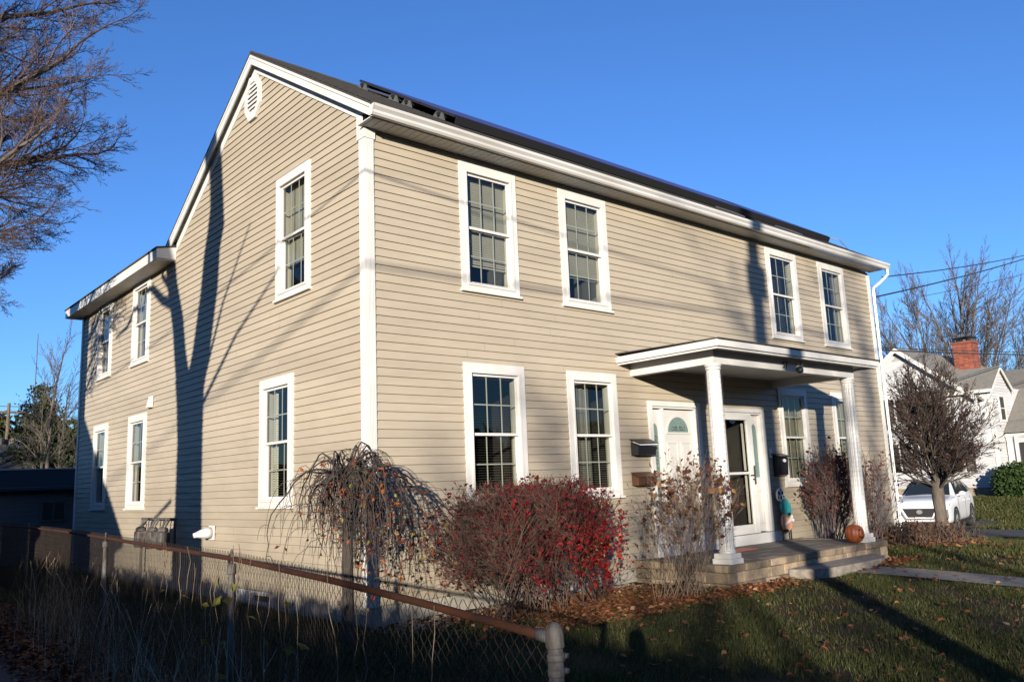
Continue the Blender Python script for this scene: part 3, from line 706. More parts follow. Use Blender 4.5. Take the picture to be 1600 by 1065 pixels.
mb = MB(); mb.prism([(4.42, -.02, 1.16), (4.42, -.14, 1.16), (4.42, -.15, 1.27), (4.42, -.02, 1.33)], (.42, 0, 0)); mb.build('box', M['copper'], o, bevel=.01)
mb = MB(); mb.hexa([(4.41, -.17, 1.275), (4.85, -.17, 1.275), (4.85, -.02, 1.345), (4.41, -.02, 1.345), (4.41, -.17, 1.287), (4.85, -.17, 1.287), (4.85, -.02, 1.357), (4.41, -.02, 1.357)]); mb.build('lid', M['copper'], o)
o = thing('mailbox', (8.38, -.02, 1.2), 'tall black wall mailbox between the storm door and the porch window', 'mailbox')
mb = MB(); mb.prism([(8.22, -.02, 1.20), (8.22, -.13, 1.22), (8.22, -.15, 1.53), (8.22, -.02, 1.58)], (.30, 0, 0)); mb.build('box', M['black'], o, bevel=.01)
mb = MB(); mb.lathe((0, 0, 0), [(.001, 0), (.05, .001), (.05, .008), (.001, .009)], 14); v = mb.v; mb.v = [(8.38+p[0], -.150-p[2], 1.47+p[1]*.6) for p in v]; mb.build('badge', M['paper'], o)
mb = MB(); mb.hexa([(8.20, -.18, 1.535), (8.54, -.18, 1.535), (8.54, -.02, 1.59), (8.20, -.02, 1.59), (8.20, -.18, 1.547), (8.54, -.18, 1.547), (8.54, -.02, 1.602), (8.20, -.02, 1.602)]); mb.build('lid', M['black'], o)
o = thing('doorbell', (8.13, -.02, 1.58), 'small grey doorbell box beside the storm door', 'doorbell')
mb = MB(); mb.box(8.10, -.055, 1.52, 8.17, -.018, 1.68); mb.build('case', M['white'], o, bevel=.006)
mb = MB(); mb.box(8.122, -.06, 1.56, 8.148, -.055, 1.60); mb.build('button', M['black'], o)
# porch decoration: stacked painted figure
o = thing('porch_decoration', (8.30, -.13, FZ), 'painted standing decoration with spotted head, teal body and peach base by the porch wall', 'decoration')
mb = MB()
def disc(mb, cx, cz, rx, rz_, y0, y1, n=18): mb.prism([(cx+cos(2*pi*k/n)*rx, y0, cz+sin(2*pi*k/n)*rz_) for k in range(n)], (0, y1-y0, 0))
disc(mb, 8.20, .88, .115, .115, -.13, -.10); mb.build('head', M['paper'], o)
mb = MB()
for (dx, dz, r) in ((-.05, .03, .035), (.05, .035, .033), (0, -.045, .028), (.085, -.03, .02), (-.085, -.04, .02), (0, .085, .02)): disc(mb, 8.20+dx, .88+dz, r, r, -.136, -.131, 10)
mb.build('spots', M['black'], o)
mb = MB(); disc(mb, 8.29, .68, .125, .14, -.15, -.105); disc(mb, 8.35, .62, .10, .13, -.16, -.151); mb.build('body', M['teal'], o)
mb = MB(); disc(mb, 8.32, .42, .155, .165, -.14, -.10); mb.build('base_disc', M['peach'], o)
mb = MB(); mb.hexa([(8.24, -.155, .36), (8.44, -.155, .44), (8.44, -.142, .44), (8.24, -.142, .36), (8.23, -.155, .40), (8.43, -.155, .48), (8.43, -.142, .48), (8.23, -.142, .40)]); disc(mb, 8.46, .50, .03, .03, -.155, -.142, 8); disc(mb, 8.49, .44, .03, .03, -.155, -.142, 8); mb.build('bone', M['paper'], o)
mb = MB(); disc(mb, 8.36, .545, .05, .03, -.165, -.161, 10); disc(mb, 8.24, .27, .08, .03, -.155, -.142, 10); mb.build('ribbon', M['black'], o)
mb = MB(); mb.box(8.15, -.13, FZ, 8.17, -.11, .30); mb.box(8.42, -.13, FZ, 8.44, -.11, .30); mb.build('leg', M['black'], o)
# pumpkin
pk = thing('pumpkin', (8.10, -1.44, FZ), 'carved orange pumpkin with a grin beside the far column', 'pumpkin')
mb = MB(); prev = None; n = 72; m_ = 16; pc = (8.10, -1.44, FZ+.150)
for i in range(m_+1):
    a = pi*i/m_; zz = -cos(a)*.158; q = max(sin(a), .03)**.85
    ring = []
    for j in range(n):
        th = 2*pi*j/n; rr_ = .146*q*(1-.075*((1+cos(th*12))/2)**4*q)
        ring.append(mb.pv((pc[0]+cos(th)*rr_, pc[1]+sin(th)*rr_, pc[2]+zz-(.03*(1-q) if i > m_/2 else -.01*(1-q)))))
    if prev:
        for j in range(n): mb.face([prev[j], prev[(j+1) % n], ring[(j+1) % n], ring[j]])
    prev = ring
mb.build('shell', M['pumpkin'], pk, True)
mb = MB(); mb.tube([(8.10, -1.44, FZ+.27), (8.095, -1.445, FZ+.315), (8.11, -1.46, FZ+.335)], [.022, .016, .018], 6); mb.build('stem', M['bark_tan'], pk)
mb = MB()
def onpk(u, v):       # facing the street side, u right, v up
    th = -2.15+u; r = .155*cos(v)**.85; return (pc[0]+cos(th)*r, pc[1]+sin(th)*r, pc[2]+sin(v)*.158)
for tri in ([(-.05, .30), (.18, .30), (.06, .55)], [(.52, .30), (.75, .30), (.64, .52)], [(.28, .02), (.42, .02), (.35, .17)]):
    mb.poly([onpk(*p) for p in tri])
for k in range(8):
    u0, u1 = -.05+k*.1, .05+k*.1; f = lambda u: -.32+.5*(u-.35)**2*2
    h = .10 if k % 2 else .16
    mb.poly([onpk(u0, f(u0)-h), onpk(u1, f(u1)-h), onpk(u1, f(u1)), onpk(u0, f(u0))])
mb.build('carved_face', M['black'], pk)
solo(MB().box(5.9, -.62, FZ+.001, 6.6, -.36, FZ+.012), 'doormat', M['orange'], 'faded red mat lying on the terrace before the doors', 'doormat')
# ------------------------------------------------------------------ vegetation tools
def rnd_dir(rr):
    a = rr.uniform(0, 2*pi); z = rr.uniform(-1, 1); q = sqrt(1-z*z); return (cos(a)*q, sin(a)*q, z)
def branch(B, p, d, L, r, lv, cf, rr, tips):
    """cf: per-level dicts: seg, wig, up, kids, ang, ratio, sides"""
    c = cf[lv]; n = max(2, int(L/c['seg'])); pts = [p]; rad = [r]; dirs = [d]; st = L/n
    rt = max(c.get('tip', .25)*r, cf[-1]['rmin'])
    for k in range(n):
        w = rnd_dir(rr); up = c['up']
        d = nrm((d[0]+w[0]*c['wig'], d[1]+w[1]*c['wig'], d[2]+w[2]*c['wig']+up))
        p = add(p, mul(d, st)); pts.append(p); dirs.append(d); rad.append(r+(rt-r)*(k+1)/n)
    B[min(lv, len(B)-1)].tube(pts, rad, c.get('sides', 3), rr.random(), cap=False)
    if lv+1 < len(cf)-0 and c['kids'] > 0:
        kids = c['kids']*(L/c.get('ref', L)); kn = int(kids)+(1 if rr.random() < kids-int(kids) else 0)
        for i in range(kn):
            t = c.get('t0', .25)+(1-c.get('t0', .25))*(i+rr.random())/max(kn, 1); t = min(t, .98)
            k = int(t*n); pp = lerp(pts[k], pts[min(k+1, n)], t*n-k); dd = dirs[k]
            u, w = perp(dd); a = rr.uniform(0, 2*pi); an = c['ang']*rr.uniform(.7, 1.25)
            sd = (u[0]*cos(a)+w[0]*sin(a), u[1]*cos(a)+w[1]*sin(a), u[2]*cos(a)+w[2]*sin(a))
            nd = nrm(add(mul(dd, cos(an)), mul(sd, sin(an))))
            ll = L*c['ratio']*(1-.55*t)*rr.uniform(.7, 1.2); rk = max(rad[k]*c.get('rr', .6), cf[-1]['rmin'])
            branch(B, pp, nd, ll, rk, lv+1, cf, rr, tips)
        if cf[lv].get('cont', True): branch(B, pts[-1], dirs[-1], L*c['ratio']*.6, rad[-1], lv+1, cf, rr, tips)
    else: tips.append((pts[-1], d)); tips.append((pts[n//2], dirs[n//2]))
def leafq(mb, p, s, rr, t=None, droop=0.):
    d = rnd_dir(rr); d = nrm((d[0], d[1], d[2]-droop)); u, w = perp(d)
    a = rr.uniform(0, 2*pi); u = add(mul(u, cos(a)), mul(w, sin(a)))
    L = s*rr.uniform(.8, 1.3); W = L*.32
    c = add(p, mul(d, L*.5)); e = add(p, mul(d, L)); f = mul(cross(d, u), L*.12)
    mb.poly([p, add(add(c, mul(u, W)), f), e, add(sub(c, mul(u, W)), f)], rr.random() if t is None else t)
def plant(name, loc, label, cat, group=None): return thing(name, loc, label, cat, group)
DEC = dict(seg=.25, wig=.18, up=.02)
# ---- big bare tree beyond the left edge (its boughs fill the upper left)
def bare_tree(loc, label, trunk_pts, trunk_r, limbs, cf, seed, mt='bark', mc='bark_red', group=None, name='bare_tree'):
    rr = random.Random(seed); t = plant(name, loc, label, 'tree', group)
    B = [MB(), MB()]; tips = []
    B[0].tube(trunk_pts, trunk_r, 10, .5)
    for (p, d, L, r) in limbs: branch(B, p, nrm(d), L, r, 0, cf, rr, tips)
    B[0].build('trunk', M[mt], t, True); B[1].build('crown', M[mc], t)
    return t
cfB = [dict(seg=.35, wig=.15, up=.05, kids=12, ang=.62, ratio=.58, rr=.45, sides=6, t0=.15), dict(seg=.2, wig=.22, up=.05, kids=10, ang=.62, ratio=.5, rr=.5, sides=4, t0=.12),
       dict(seg=.13, wig=.22, up=.04, kids=7, ang=.62, ratio=.5, rr=.5, sides=3, t0=.1), dict(seg=.1, wig=.22, up=.04, kids=4, ang=.5, ratio=.5, rr=.7, sides=3), dict(seg=.08, wig=.3, up=.02, kids=0, rmin=.0026)]
bt = (-4.6, 8.0)
limbs = []
for (z, dz, dy, L, r) in ((4.45, .06, .2, 2.3, .045), (4.9, .16, -.2, 2.4, .045), (5.3, .16, .35, 3.2, .055), (5.6, .22, -.5, 3.8, .065), (6.0, .28, .3, 4.2, .085), (6.5, .34, .1, 4.4, .09), (7.0, .44, -.4, 4.2, .08), (7.5, .52, .5, 4.2, .08), (8.0, .62, .0, 4.3, .09), (8.6, .80, -.3, 4.1, .08), (9.2, 1.0, .1, 4.1, .08), (10.0, 1.4, .0, 3.9, .065)):
    limbs.append(((bt[0]+.1, bt[1], z), (1, dy, dz-.03), L*.93, r*1.15))
limbs += [((bt[0], bt[1], 6+k), (-.6+.2*k, (-1)**k*.8, .6), 3.5, .09) for k in range(4)]
bare_tree((bt[0], bt[1], gz(*bt)), 'large bare tree whose boughs reach in from the upper left', [(bt[0]-.1, bt[1], gz(*bt)-.1), (bt[0], bt[1], 3), (bt[0]+.1, bt[1], 6), (bt[0], bt[1], 9.5), (bt[0], bt[1], 12)], [.34, .27, .22, .15, .05], limbs, cfB, 21)
SUN = (-1.135, -1.0, .2416)
# ---- forked maple just outside the frame: its trunk shadow lies on the side wall
def SH(y, z, t=5.6): return (SUN[0]*t, y+SUN[1]*t, z+SUN[2]*t)
tt = plant('forked_tree', SH(5.45, -1.75), 'thick forked bare tree whose trunk shadow crosses the side wall', 'tree')
mb = MB()
mb.tube([SH(5.45, -1.8), SH(5.42, 0.2), SH(5.42, 1.0), SH(5.42, 2.2), SH(5.46, 2.9), SH(5.5, 3.3)], [.62, .50, .44, .42, .46, .50], 12, .5)
mb.tube([SH(5.28, 2.9), SH(5.0, 3.6), SH(4.74, 4.5), SH(4.66, 5.1), SH(4.52, 5.45), SH(4.50, 5.9), SH(4.58, 6.6), SH(4.66, 7.3), SH(4.6, 9)], [.31, .29, .275, .255, .265, .20, .185, .19, .10], 10, .5)
mb.tube([SH(5.7, 2.9), SH(5.95, 3.6), SH(6.1, 4.2), SH(6.42, 4.9), SH(6.62, 5.6), SH(6.7, 6.3), SH(6.9, 8.5)], [.24, .20, .19, .17, .18, .16, .08], 10, .5)
mb.tube([SH(6.3, 4.55), SH(6.9, 4.75), SH(7.5, 5.1), SH(8.2, 5.0), SH(8.9, 4.6), SH(9.6, 4.5)], [.11, .085, .075, .06, .05, .03], 6, .5)
mb.tube([SH(6.5, 4.9), SH(6.95, 5.2), SH(7.0, 5.9)], [.08, .05, .03], 6, .5)
for (a, b, r) in (((4.9, 2.7), (2.2, 4.3), .035), ((4.95, 2.95), (3.2, 5.2), .03), ((6.2, 1.2), (7.6, .4), .03)):
    mb.tube([SH(*a), SH((a[0]+b[0])/2+.1, (a[1]+b[1])/2+.1), SH(*b)], [r*1.4, r, r*.5], 5, .5)
mb.build('trunk', M['bark'], tt, True)
rr = random.Random(5); B = [MB(), MB()]; tips = []
cfA = [dict(seg=.35, wig=.15, up=.05, kids=5, ang=.6, ratio=.5, sides=5), dict(seg=.25, wig=.2, up=.03, kids=4, ang=.6, ratio=.5, sides=3), dict(seg=.2, wig=.2, up=0, kids=0, rmin=.006, sides=3)]
for q in (SH(4.6, 8.6), SH(4.62, 7.4), SH(6.7, 6.6), SH(6.9, 8.3), SH(4.66, 7.9)):
    branch(B, q, nrm((-.25+rr.uniform(-.3, .0), rr.uniform(-.6, .6), .8)), 3.2, .06, 0, cfA, rr, tips)
B[0].v += B[1].v and []
B[0].build('limb', M['bark'], tt); B[1].build('crown', M['bark'], tt)
# ---- utility pole behind the photographer, cables and their shadows
t = -10.0; px = 8.25+SUN[0]*10.2
pl = thing('utility_pole', (px, -10.2, gz(px, -10.2)), 'round wooden utility pole whose shadow falls across the lawn and the porch', 'utility pole')
mb = MB(); mb.tube([(px, -10.2, -.6), (px, -10.2, 4), (px-.02, -10.2, 10.6)], [.165, .15, .115], 14); mb.build('shaft', M['pole'], pl, True)
mb = MB(); mb.box(px-1.1, -10.3, 9.9, px+1.1, -10.2, 10.02); mb.build('crossarm', M['pole'], pl)
mb = MB(); mb.box(px-.14, -10.34, 6.9, px+.19, -10.06, 7.5); mb.build('terminal_box', M['galv'], pl)
def cable(name, a, b, sag, r, label, group=None, n=24):
    mb = MB(); pts = []
    for k in range(n+1):
        t = k/n; p = lerp(a, b, t); pts.append((p[0], p[1], p[2]-sag*4*t*(1-t)))
    mb.tube(pts, r, 5); return solo(mb, name, M['wire'], label, 'cable', group)
cable('overhead_cable', (-34, -10.2, 7.1), (px, -10.2, 6.55), .5, .022, 'thick street cable running to the pole from the west', 'street cables')
cable('overhead_cable', (px, -10.2, 6.55), (32, -10.2, 6.7), .75, .022, 'thick street cable running east from the pole', 'street cables')
cable('overhead_cable', (px, -10.2, 7.3), (32, -10.2, 7.4), .6, .009, 'thin street cable above the thick one', 'street cables')
cable('overhead_cable', (px, -10.2, 6.9), (-7.5, 9, 4.8), .3, .012, 'thin service cable from the pole toward the driveway side', 'street cables')
# cables on the right of the picture (ends: behind the eave, out of frame)
cable('overhead_cable', (13.0, -.20, 5.41), (30.5, 1.14, 9.15), .10, .014, 'upper twisted service cable rising right from the gutter corner', 'service cables at the right')
cable('overhead_cable', (13.0, -.03, 5.0), (30.5, 1.1, 9.1), .08, .018, 'lower service cable rising right from the corner board', 'service cables at the right')
cable('overhead_cable', (22.5, 2.77, 6.7), (36, 1.9, 9.7), .1, .009, 'thin faint cable below the two service cables', 'service cables at the right')
cable('overhead_cable', (24, 5.05, 5.48), (42, 3.6, 6.42), .06, .014, 'upper of two level cables crossing before the brick chimney', 'level cables at the right')
cable('overhead_cable', (24, 5.05, 5.38), (42, 3.6, 6.28), .05, .024, 'lower of two level cables crossing before the brick chimney', 'level cables at the right')
cfD = [dict(seg=.4, wig=.14, up=.04, kids=6, ang=.6, ratio=.5, rr=.5, sides=5, t0=.15), dict(seg=.3, wig=.18, up=.03, kids=7, ang=.6, ratio=.55, rr=.55, sides=3), dict(seg=.25, wig=.2, up=.03, kids=5, ang=.6, ratio=.5, rr=.6), dict(seg=.2, wig=.2, up=0, kids=0, rmin=.008)]
for k, (tx, ty, hh) in enumerate(((-21, -24, 6.5), (-2.5, -22.0, 5.0), (-18.5, -27.0, 11.5), (-29, -29.5, 8.5))):
    g = gz(tx, ty); lims = [((tx, ty, g+1.6+(.35 if k < 2 else hh*.055)*j), nrm((cos(j*2.4), sin(j*2.4), .7)), hh*(.55 if k < 2 else .42), .045) for j in range(6 if k < 2 else 13)]
    bare_tree((tx, ty, g), ['slender bare street tree', 'smallest bare street tree', 'tallest bare street tree', 'farthest bare street tree'][k]+' behind the photographer, out of view, dappling the lawn', [(tx, ty, g-.1), (tx, ty, g+1.5), (tx, ty, g+hh)], [.22, .16, .05], lims, cfD, 300+k, name='street_tree', mc='bark')
# ---- the photographer (only the shadow reaches the picture)
ph = thing('person', (-5.17, -8.32, gz(-5.1, -8.3)), 'person in a dark coat holding a camera, seen only as a shadow on the lawn', 'person')
def skinned(name, joints, edges, m, parent, sub=1):
    me = bpy.data.meshes.new(name); o3 = origin(parent)
    me.from_pydata([sub_(j[0], o3) for j in joints], edges, []); ob = bpy.data.objects.new(name, me); COL.objects.link(ob)
    md = ob.modifiers.new('skin', 'SKIN'); me.skin_vertices or None
    if not me.skin_vertices:
        bpy.context.view_layer.objects.active = ob
    for k, j in enumerate(joints):
        me.skin_vertices[0].data[k].radius = (j[1], j[1] if len(j) < 3 else j[2])
    me.skin_vertices[0].data[0].use_root = True
    ss = ob.modifiers.new('sub', 'SUBSURF'); ss.levels = sub; ss.render_levels = sub
    ob.parent = parent; me.materials.append(m); return ob
sub_ = lambda a, b: sub(a, b)
fx, fy = .663, .749; rx_, ry_ = .749, -.663; bx0, by0 = -5.17, -8.32; g = gz(bx0, by0)
def bp(r_, f_, z): return (bx0+rx_*r_+fx*f_, by0+ry_*r_+fy*f_, g+z)
J = [(bp(0, -.03, .95), .15, .12), (bp(0, -.03, 1.2), .15, .11), (bp(0, -.03, 1.40), .17, .10), (bp(0, 0, 1.50), .06), (bp(0, .02, 1.62), .09, .10), (bp(0, .02, 1.72), .07),
     (bp(-.19, 0, 1.40), .07), (bp(-.30, .10, 1.18), .055), (bp(-.13, .24, 1.40), .04), (bp(.19, 0, 1.40), .07), (bp(.30, .10, 1.18), .055), (bp(.13, .24, 1.40), .04),
     (bp(-.10, 0, .88), .10), (bp(-.12, .02, .48), .075), (bp(-.13, 0, .09), .05), (bp(-.14, .14, .04), .045), (bp(.10, 0, .88), .10), (bp(.12, .02, .48), .075), (bp(.13, 0, .09), .05), (bp(.14, .14, .04), .045)]
Eg = [(0, 1), (1, 2), (2, 3), (3, 4), (4, 5), (2, 6), (6, 7), (7, 8), (2, 9), (9, 10), (10, 11), (0, 12), (12, 13), (13, 14), (14, 15), (0, 16), (16, 17), (17, 18), (18, 19)]
def skin_obj(name, J, Eg, m, parent, sub=1):
    mb = MB()
    me = bpy.data.meshes.new(name); o3 = origin(parent)
    me.from_pydata([sub_(j[0], o3) for j in J], Eg, []); ob = bpy.data.objects.new(name, me); COL.objects.link(ob); ob.parent = parent
    ob.modifiers.new('skin', 'SKIN')
    bpy.context.view_layer.update()
    sv = me.skin_vertices[0].data if len(me.skin_vertices) else None
    if sv is None:
        # fall back: tapered tubes along every bone
        bpy.data.objects.remove(ob)
        for a, b in Eg: mb.tube([J[a][0], J[b][0]], [J[a][1], J[b][1]], 8)
        return mb.build(name, m, parent, True)
    for k, j in enumerate(J): sv[k].radius = (j[1], j[2] if len(j) > 2 else j[1])
    sv[0].use_root = True
    s = ob.modifiers.new('sub', 'SUBSURF'); s.levels = sub; s.render_levels = sub
    me.materials.append(m); return ob
skin_obj('body', J, Eg, M['cloth'], ph)
for s in (-1, 1):
    Jh = [(bp(.13*s, .24, 1.40), .03), (bp(.105*s, .27, 1.46), .03)]; Eh = [(0, 1)]
    for k in range(4):
        Jh += [(bp((.10-.01*k)*s, .27+.01*k, 1.49), .010), (bp((.088-.01*k)*s, .275+.01*k, 1.525), .009)]; Eh += [(1, 2+2*k), (2+2*k, 3+2*k)]
    Jh += [(bp(.08*s, .25, 1.45), .011), (bp(.06*s, .25, 1.47), .009)]; Eh += [(1, 10), (10, 11)]
    skin_obj('hand', Jh, Eh, M['skin'], ph)
# ---- hedge and garage beyond the driveway (outside the frame, they shade the ground)
def leafbox(mb, x0, x1, y0, y1, z0, z1, n, s, rr, bump=.12):
    for k in range(n):
        x, y, z = rr.uniform(x0, x1), rr.uniform(y0, y1), rr.uniform(z0, z1)
        f = rr.random()
        if f < .3: z = z1+rr.uniform(-bump, .05)
        elif f < .65: x = x1-rr.uniform(0, bump) if rr.random() < .5 else x0+rr.uniform(0, bump)
        leafq(mb, (x, y, z), s, rr)
hd = plant('hedge', (-9.7, -5, gz(-9.7, -5)), 'clipped hedge along the far side of the driveway', 'hedge')
mb = MB(); rr = random.Random(9); mb.box(-10.0, -16, -.5, -9.4, 1.0, 1.85); mb.build('core', M['soil'], hd)
mb = MB(); leafbox(mb, -10.15, -9.25, -16, 1.1, -.4, 1.95, 14000, .11, rr); mb.build('foliage', M['hedge'], hd)
ga = thing('neighbour_garage', (-12.5, 7, gz(-12, 7)), 'grey gabled garage beyond the driveway, out of view to the left', 'garage')
mb = MB(); mb.prism([(-16, 1.2, -.5), (-16, 13, -.5), (-16, 13, 2.4), (-16, 7.1, 7.3), (-16, 1.2, 2.4)], (7, 0, 0)); mb.build('wall', M['gsiding'], ga)
mb = MB(); mb.prism([(-16.2, .9, 2.25), (-16.2, 7.1, 7.42), (-16.2, 7.1, 7.55), (-16.2, .9, 2.4)], (7.4, 0, 0)); mb.prism([(-16.2, 13.3, 2.25), (-16.2, 7.1, 7.42), (-16.2, 7.1, 7.55), (-16.2, 13.3, 2.4)], (7.4, 0, 0)); mb.build('roof', M['nshingle'], ga)
# ------------------------------------------------------------------ chain link fence
FP = [(-2.87, -5.90), (-2.90, -5.14), (-2.90, -4.37), (-2.667, -2.66), (-2.50, -.95), (-2.20, 1.83), (-2.0, 3.8), (-1.64, 8.35), (-1.55, 11.2), (-1.45, 15)]
FZt = [.77, .80, .848, .86, .86, .86, .86, .86, .855, .85]
# the line follows the rail seen in the photograph
fn = thing('chain_link_fence', (FP[0][0], FP[0][1], gz(*FP[0])), 'rusty chain link fence with a pipe top rail between driveway and house', 'fence')
for k in (0, 3, 5, 7, 8):
    x, y = FP[k]; zt = FZt[k]; mb = MB(); big = k == 0; g = gz(x, y)
    r = .027 if big else .0215
    mb.tube([(x, y, g-.2), (x, y, zt-(.02 if big else .05))], r, 14)
    po = mb.build('post', M['galv'], fn, True)
    mb = MB()
    if big:
        mb.lathe((x, y, zt-.03), [(.031, -.035), (.033, -.03), (.032, .01), (.027, .030), (.015, .046), (.002, .052)], 16)
        mb.tube([(x, y, zt-.035), lerp((x, y, zt-.035), (FP[1][0], FP[1][1], FZt[1]), .10)], [.020, .024], 10)
        mb.lathe((x, y, zt-.11), [(.028, 0), (.031, .003), (.031, .022), (.028, .025)], 14); mb.box(x+.02, y-.012, zt-.105, x+.055, y+.012, zt-.09); mb.box(x+.02, y-.012, zt-.155, x+.055, y+.012, zt-.14); mb.lathe((x, y, zt-.16), [(.028, 0), (.030, .003), (.030, .022), (.028, .025)], 14)
    else:
        mb.lathe((x, y, zt-.10), [(.028, 0), (.032, .01), (.030, .06), (.018, .07)], 12); mb.tube([add((x, y, zt), (cos(a)*.033*.3, cos(a)*.033, sin(a)*.033)) for a in [j*pi/6 for j in range(13)]], .009, 5)
        mb.build('loop', M['galv'], po, True); mb = MB(); mb.ball((x, y, zt+.045), .012, .012, .014, 8, 6)
    mb.build('cap', M['galv'], po, True)
rail = MB()
rail.tube([lerp((FP[0][0], FP[0][1], FZt[0]-.035), (FP[1][0], FP[1][1], FZt[1]-.0), .05)]+[(FP[k][0]+.0, FP[k][1], FZt[k]) for k in range(1, 10)], .0160, 10)
rail.build('top_rail', M['rust'], fn, True)
# woven wire: zigzag strands
wm = MB(); segs = []
def fpt(s):       # s metres along the line -> x, y, ztop
    for k in range(len(FP)-1):
        a, b = FP[k], FP[k+1]; l = sqrt((b[0]-a[0])**2+(b[1]-a[1])**2)
        if s <= l or k == len(FP)-2: t = s/l; return (a[0]+(b[0]-a[0])*t, a[1]+(b[1]-a[1])*t, FZt[k]+(FZt[k+1]-FZt[k])*t)
        s -= l
pitch = .058; s = .03; rr = random.Random(2); tot = 20.; par = 0
while s < tot:
    par = 1-par
    if True:
        pts = []; zz = 0; k = 0; x, y, zt = fpt(s); top = zt+.038; bot = gz(x, y)+.02; stp = .030
        hgt = top-bot; nn = int(hgt/stp)
        for k in range(nn+1):
            o = (k+par) % 2; ss = s+pitch*.5*o+rr.uniform(-.002, .002); x, y, zt2 = fpt(ss)
            pts.append((x+.026+(.003 if o else -.003), y, top-k*stp))
        wm.tube(pts, .0018 if s < 6 else .002, 3, cap=False)
    s += pitch*.5
# neighbouring strands interlock: a second family offset by half a cell
wm.build('wire_mesh', M['rustwire'], fn)
# ------------------------------------------------------------------ weeping tree at the corner
wt = plant('weeping_tree', (-.58, -.56, gz(-.58, -.56)), 'small weeping tree with bare hanging twigs at the house corner', 'tree')
rr = random.Random(31); g = gz(-.58, -.56); tr = MB(); tw = MB(); lf = MB()
tr.tube([(-.58, -.56, g-.1), (-.585, -.56, g+.05), (-.60, -.57, .5), (-.585, -.56, 1.0), (-.60, -.565, 1.42)], [.085, .064, .057, .055, .075], 10, .5)
top = (-.60, -.565, 1.43)
for k in range(42):
    a = rr.uniform(0, 2*pi); reach = rr.uniform(.22, .98)*(1.0 if cos(a) < .3 else .95)
    if sin(a) > .5: reach *= .62
    reach *= 1.12 if cos(a) > 0 else .86
    h = rr.uniform(-.08, .34); drop = rr.uniform(.25, 1.25)*(1.15 if cos(a) > 0 else .8); p = top; pts = [p]; w1, w2, w3 = rr.uniform(0, 6), rr.uniform(0, 6), rr.uniform(.02, .06)
    n = 14
    for i in range(1, n+1):
        t = i/n
        q = (top[0]+cos(a)*reach*min(1, t*1.5)**.8+rr.uniform(-.015, .015)+w3*sin(w1+t*9)*t, top[1]+sin(a)*reach*min(1, t*1.5)**.8+rr.uniform(-.015, .015)+w3*sin(w2+t*8)*t, top[2]+h*sin(min(t*1.9, 1)*pi*.62)-drop*max(0, t-.30)**1.25*1.5+w3*.7*sin(w2+t*11)*t)
        if q[1] > -.04: q = (q[0], -.05, q[2])
        pts.append(q)
    (tr if k < 9 else tw).tube(pts, [.014*(1-.85*i/n)+.0022 if k < 9 else .009*(1-.8*i/n)+.0016 for i in range(n+1)], 4, rr.random(), cap=False)
    for _ in range(17 if cos(a) > -.2 else 10):
        i = rr.randint(1, n-1); p = pts[i]; L = rr.uniform(.2, .8); a2 = rr.uniform(0, 2*pi); m_ = 6; q = p; pp = [p]; dx, dy, dz = cos(a2)*.75, sin(a2)*.75, rr.uniform(.1, .7)
        for j in range(m_):
            dz -= .38; dx *= .8; dy *= .8; l = sqrt(dx*dx+dy*dy+dz*dz); q = (q[0]+dx/l*L/m_, min(q[1]+dy/l*L/m_, -.035), q[2]+dz/l*L/m_); pp.append(q)
        tw.tube(pp, [.0036, .0032, .0028, .0025, .0022, .0019, .0016], 3, rr.random(), cap=False)
        right = p[0] > -.35
        for j in range(1, m_+1):
            if rr.random() < (.42 if right else .10): leafq(lf, pp[j], rr.uniform(.035, .07), rr, min(1, max(0, rr.gauss(.45, .25))), .8)
tr.build('trunk', M['wbark'], wt, True); tw.build('crown', M['wbark'], wt); lf.build('foliage', M['wleaf'], wt)
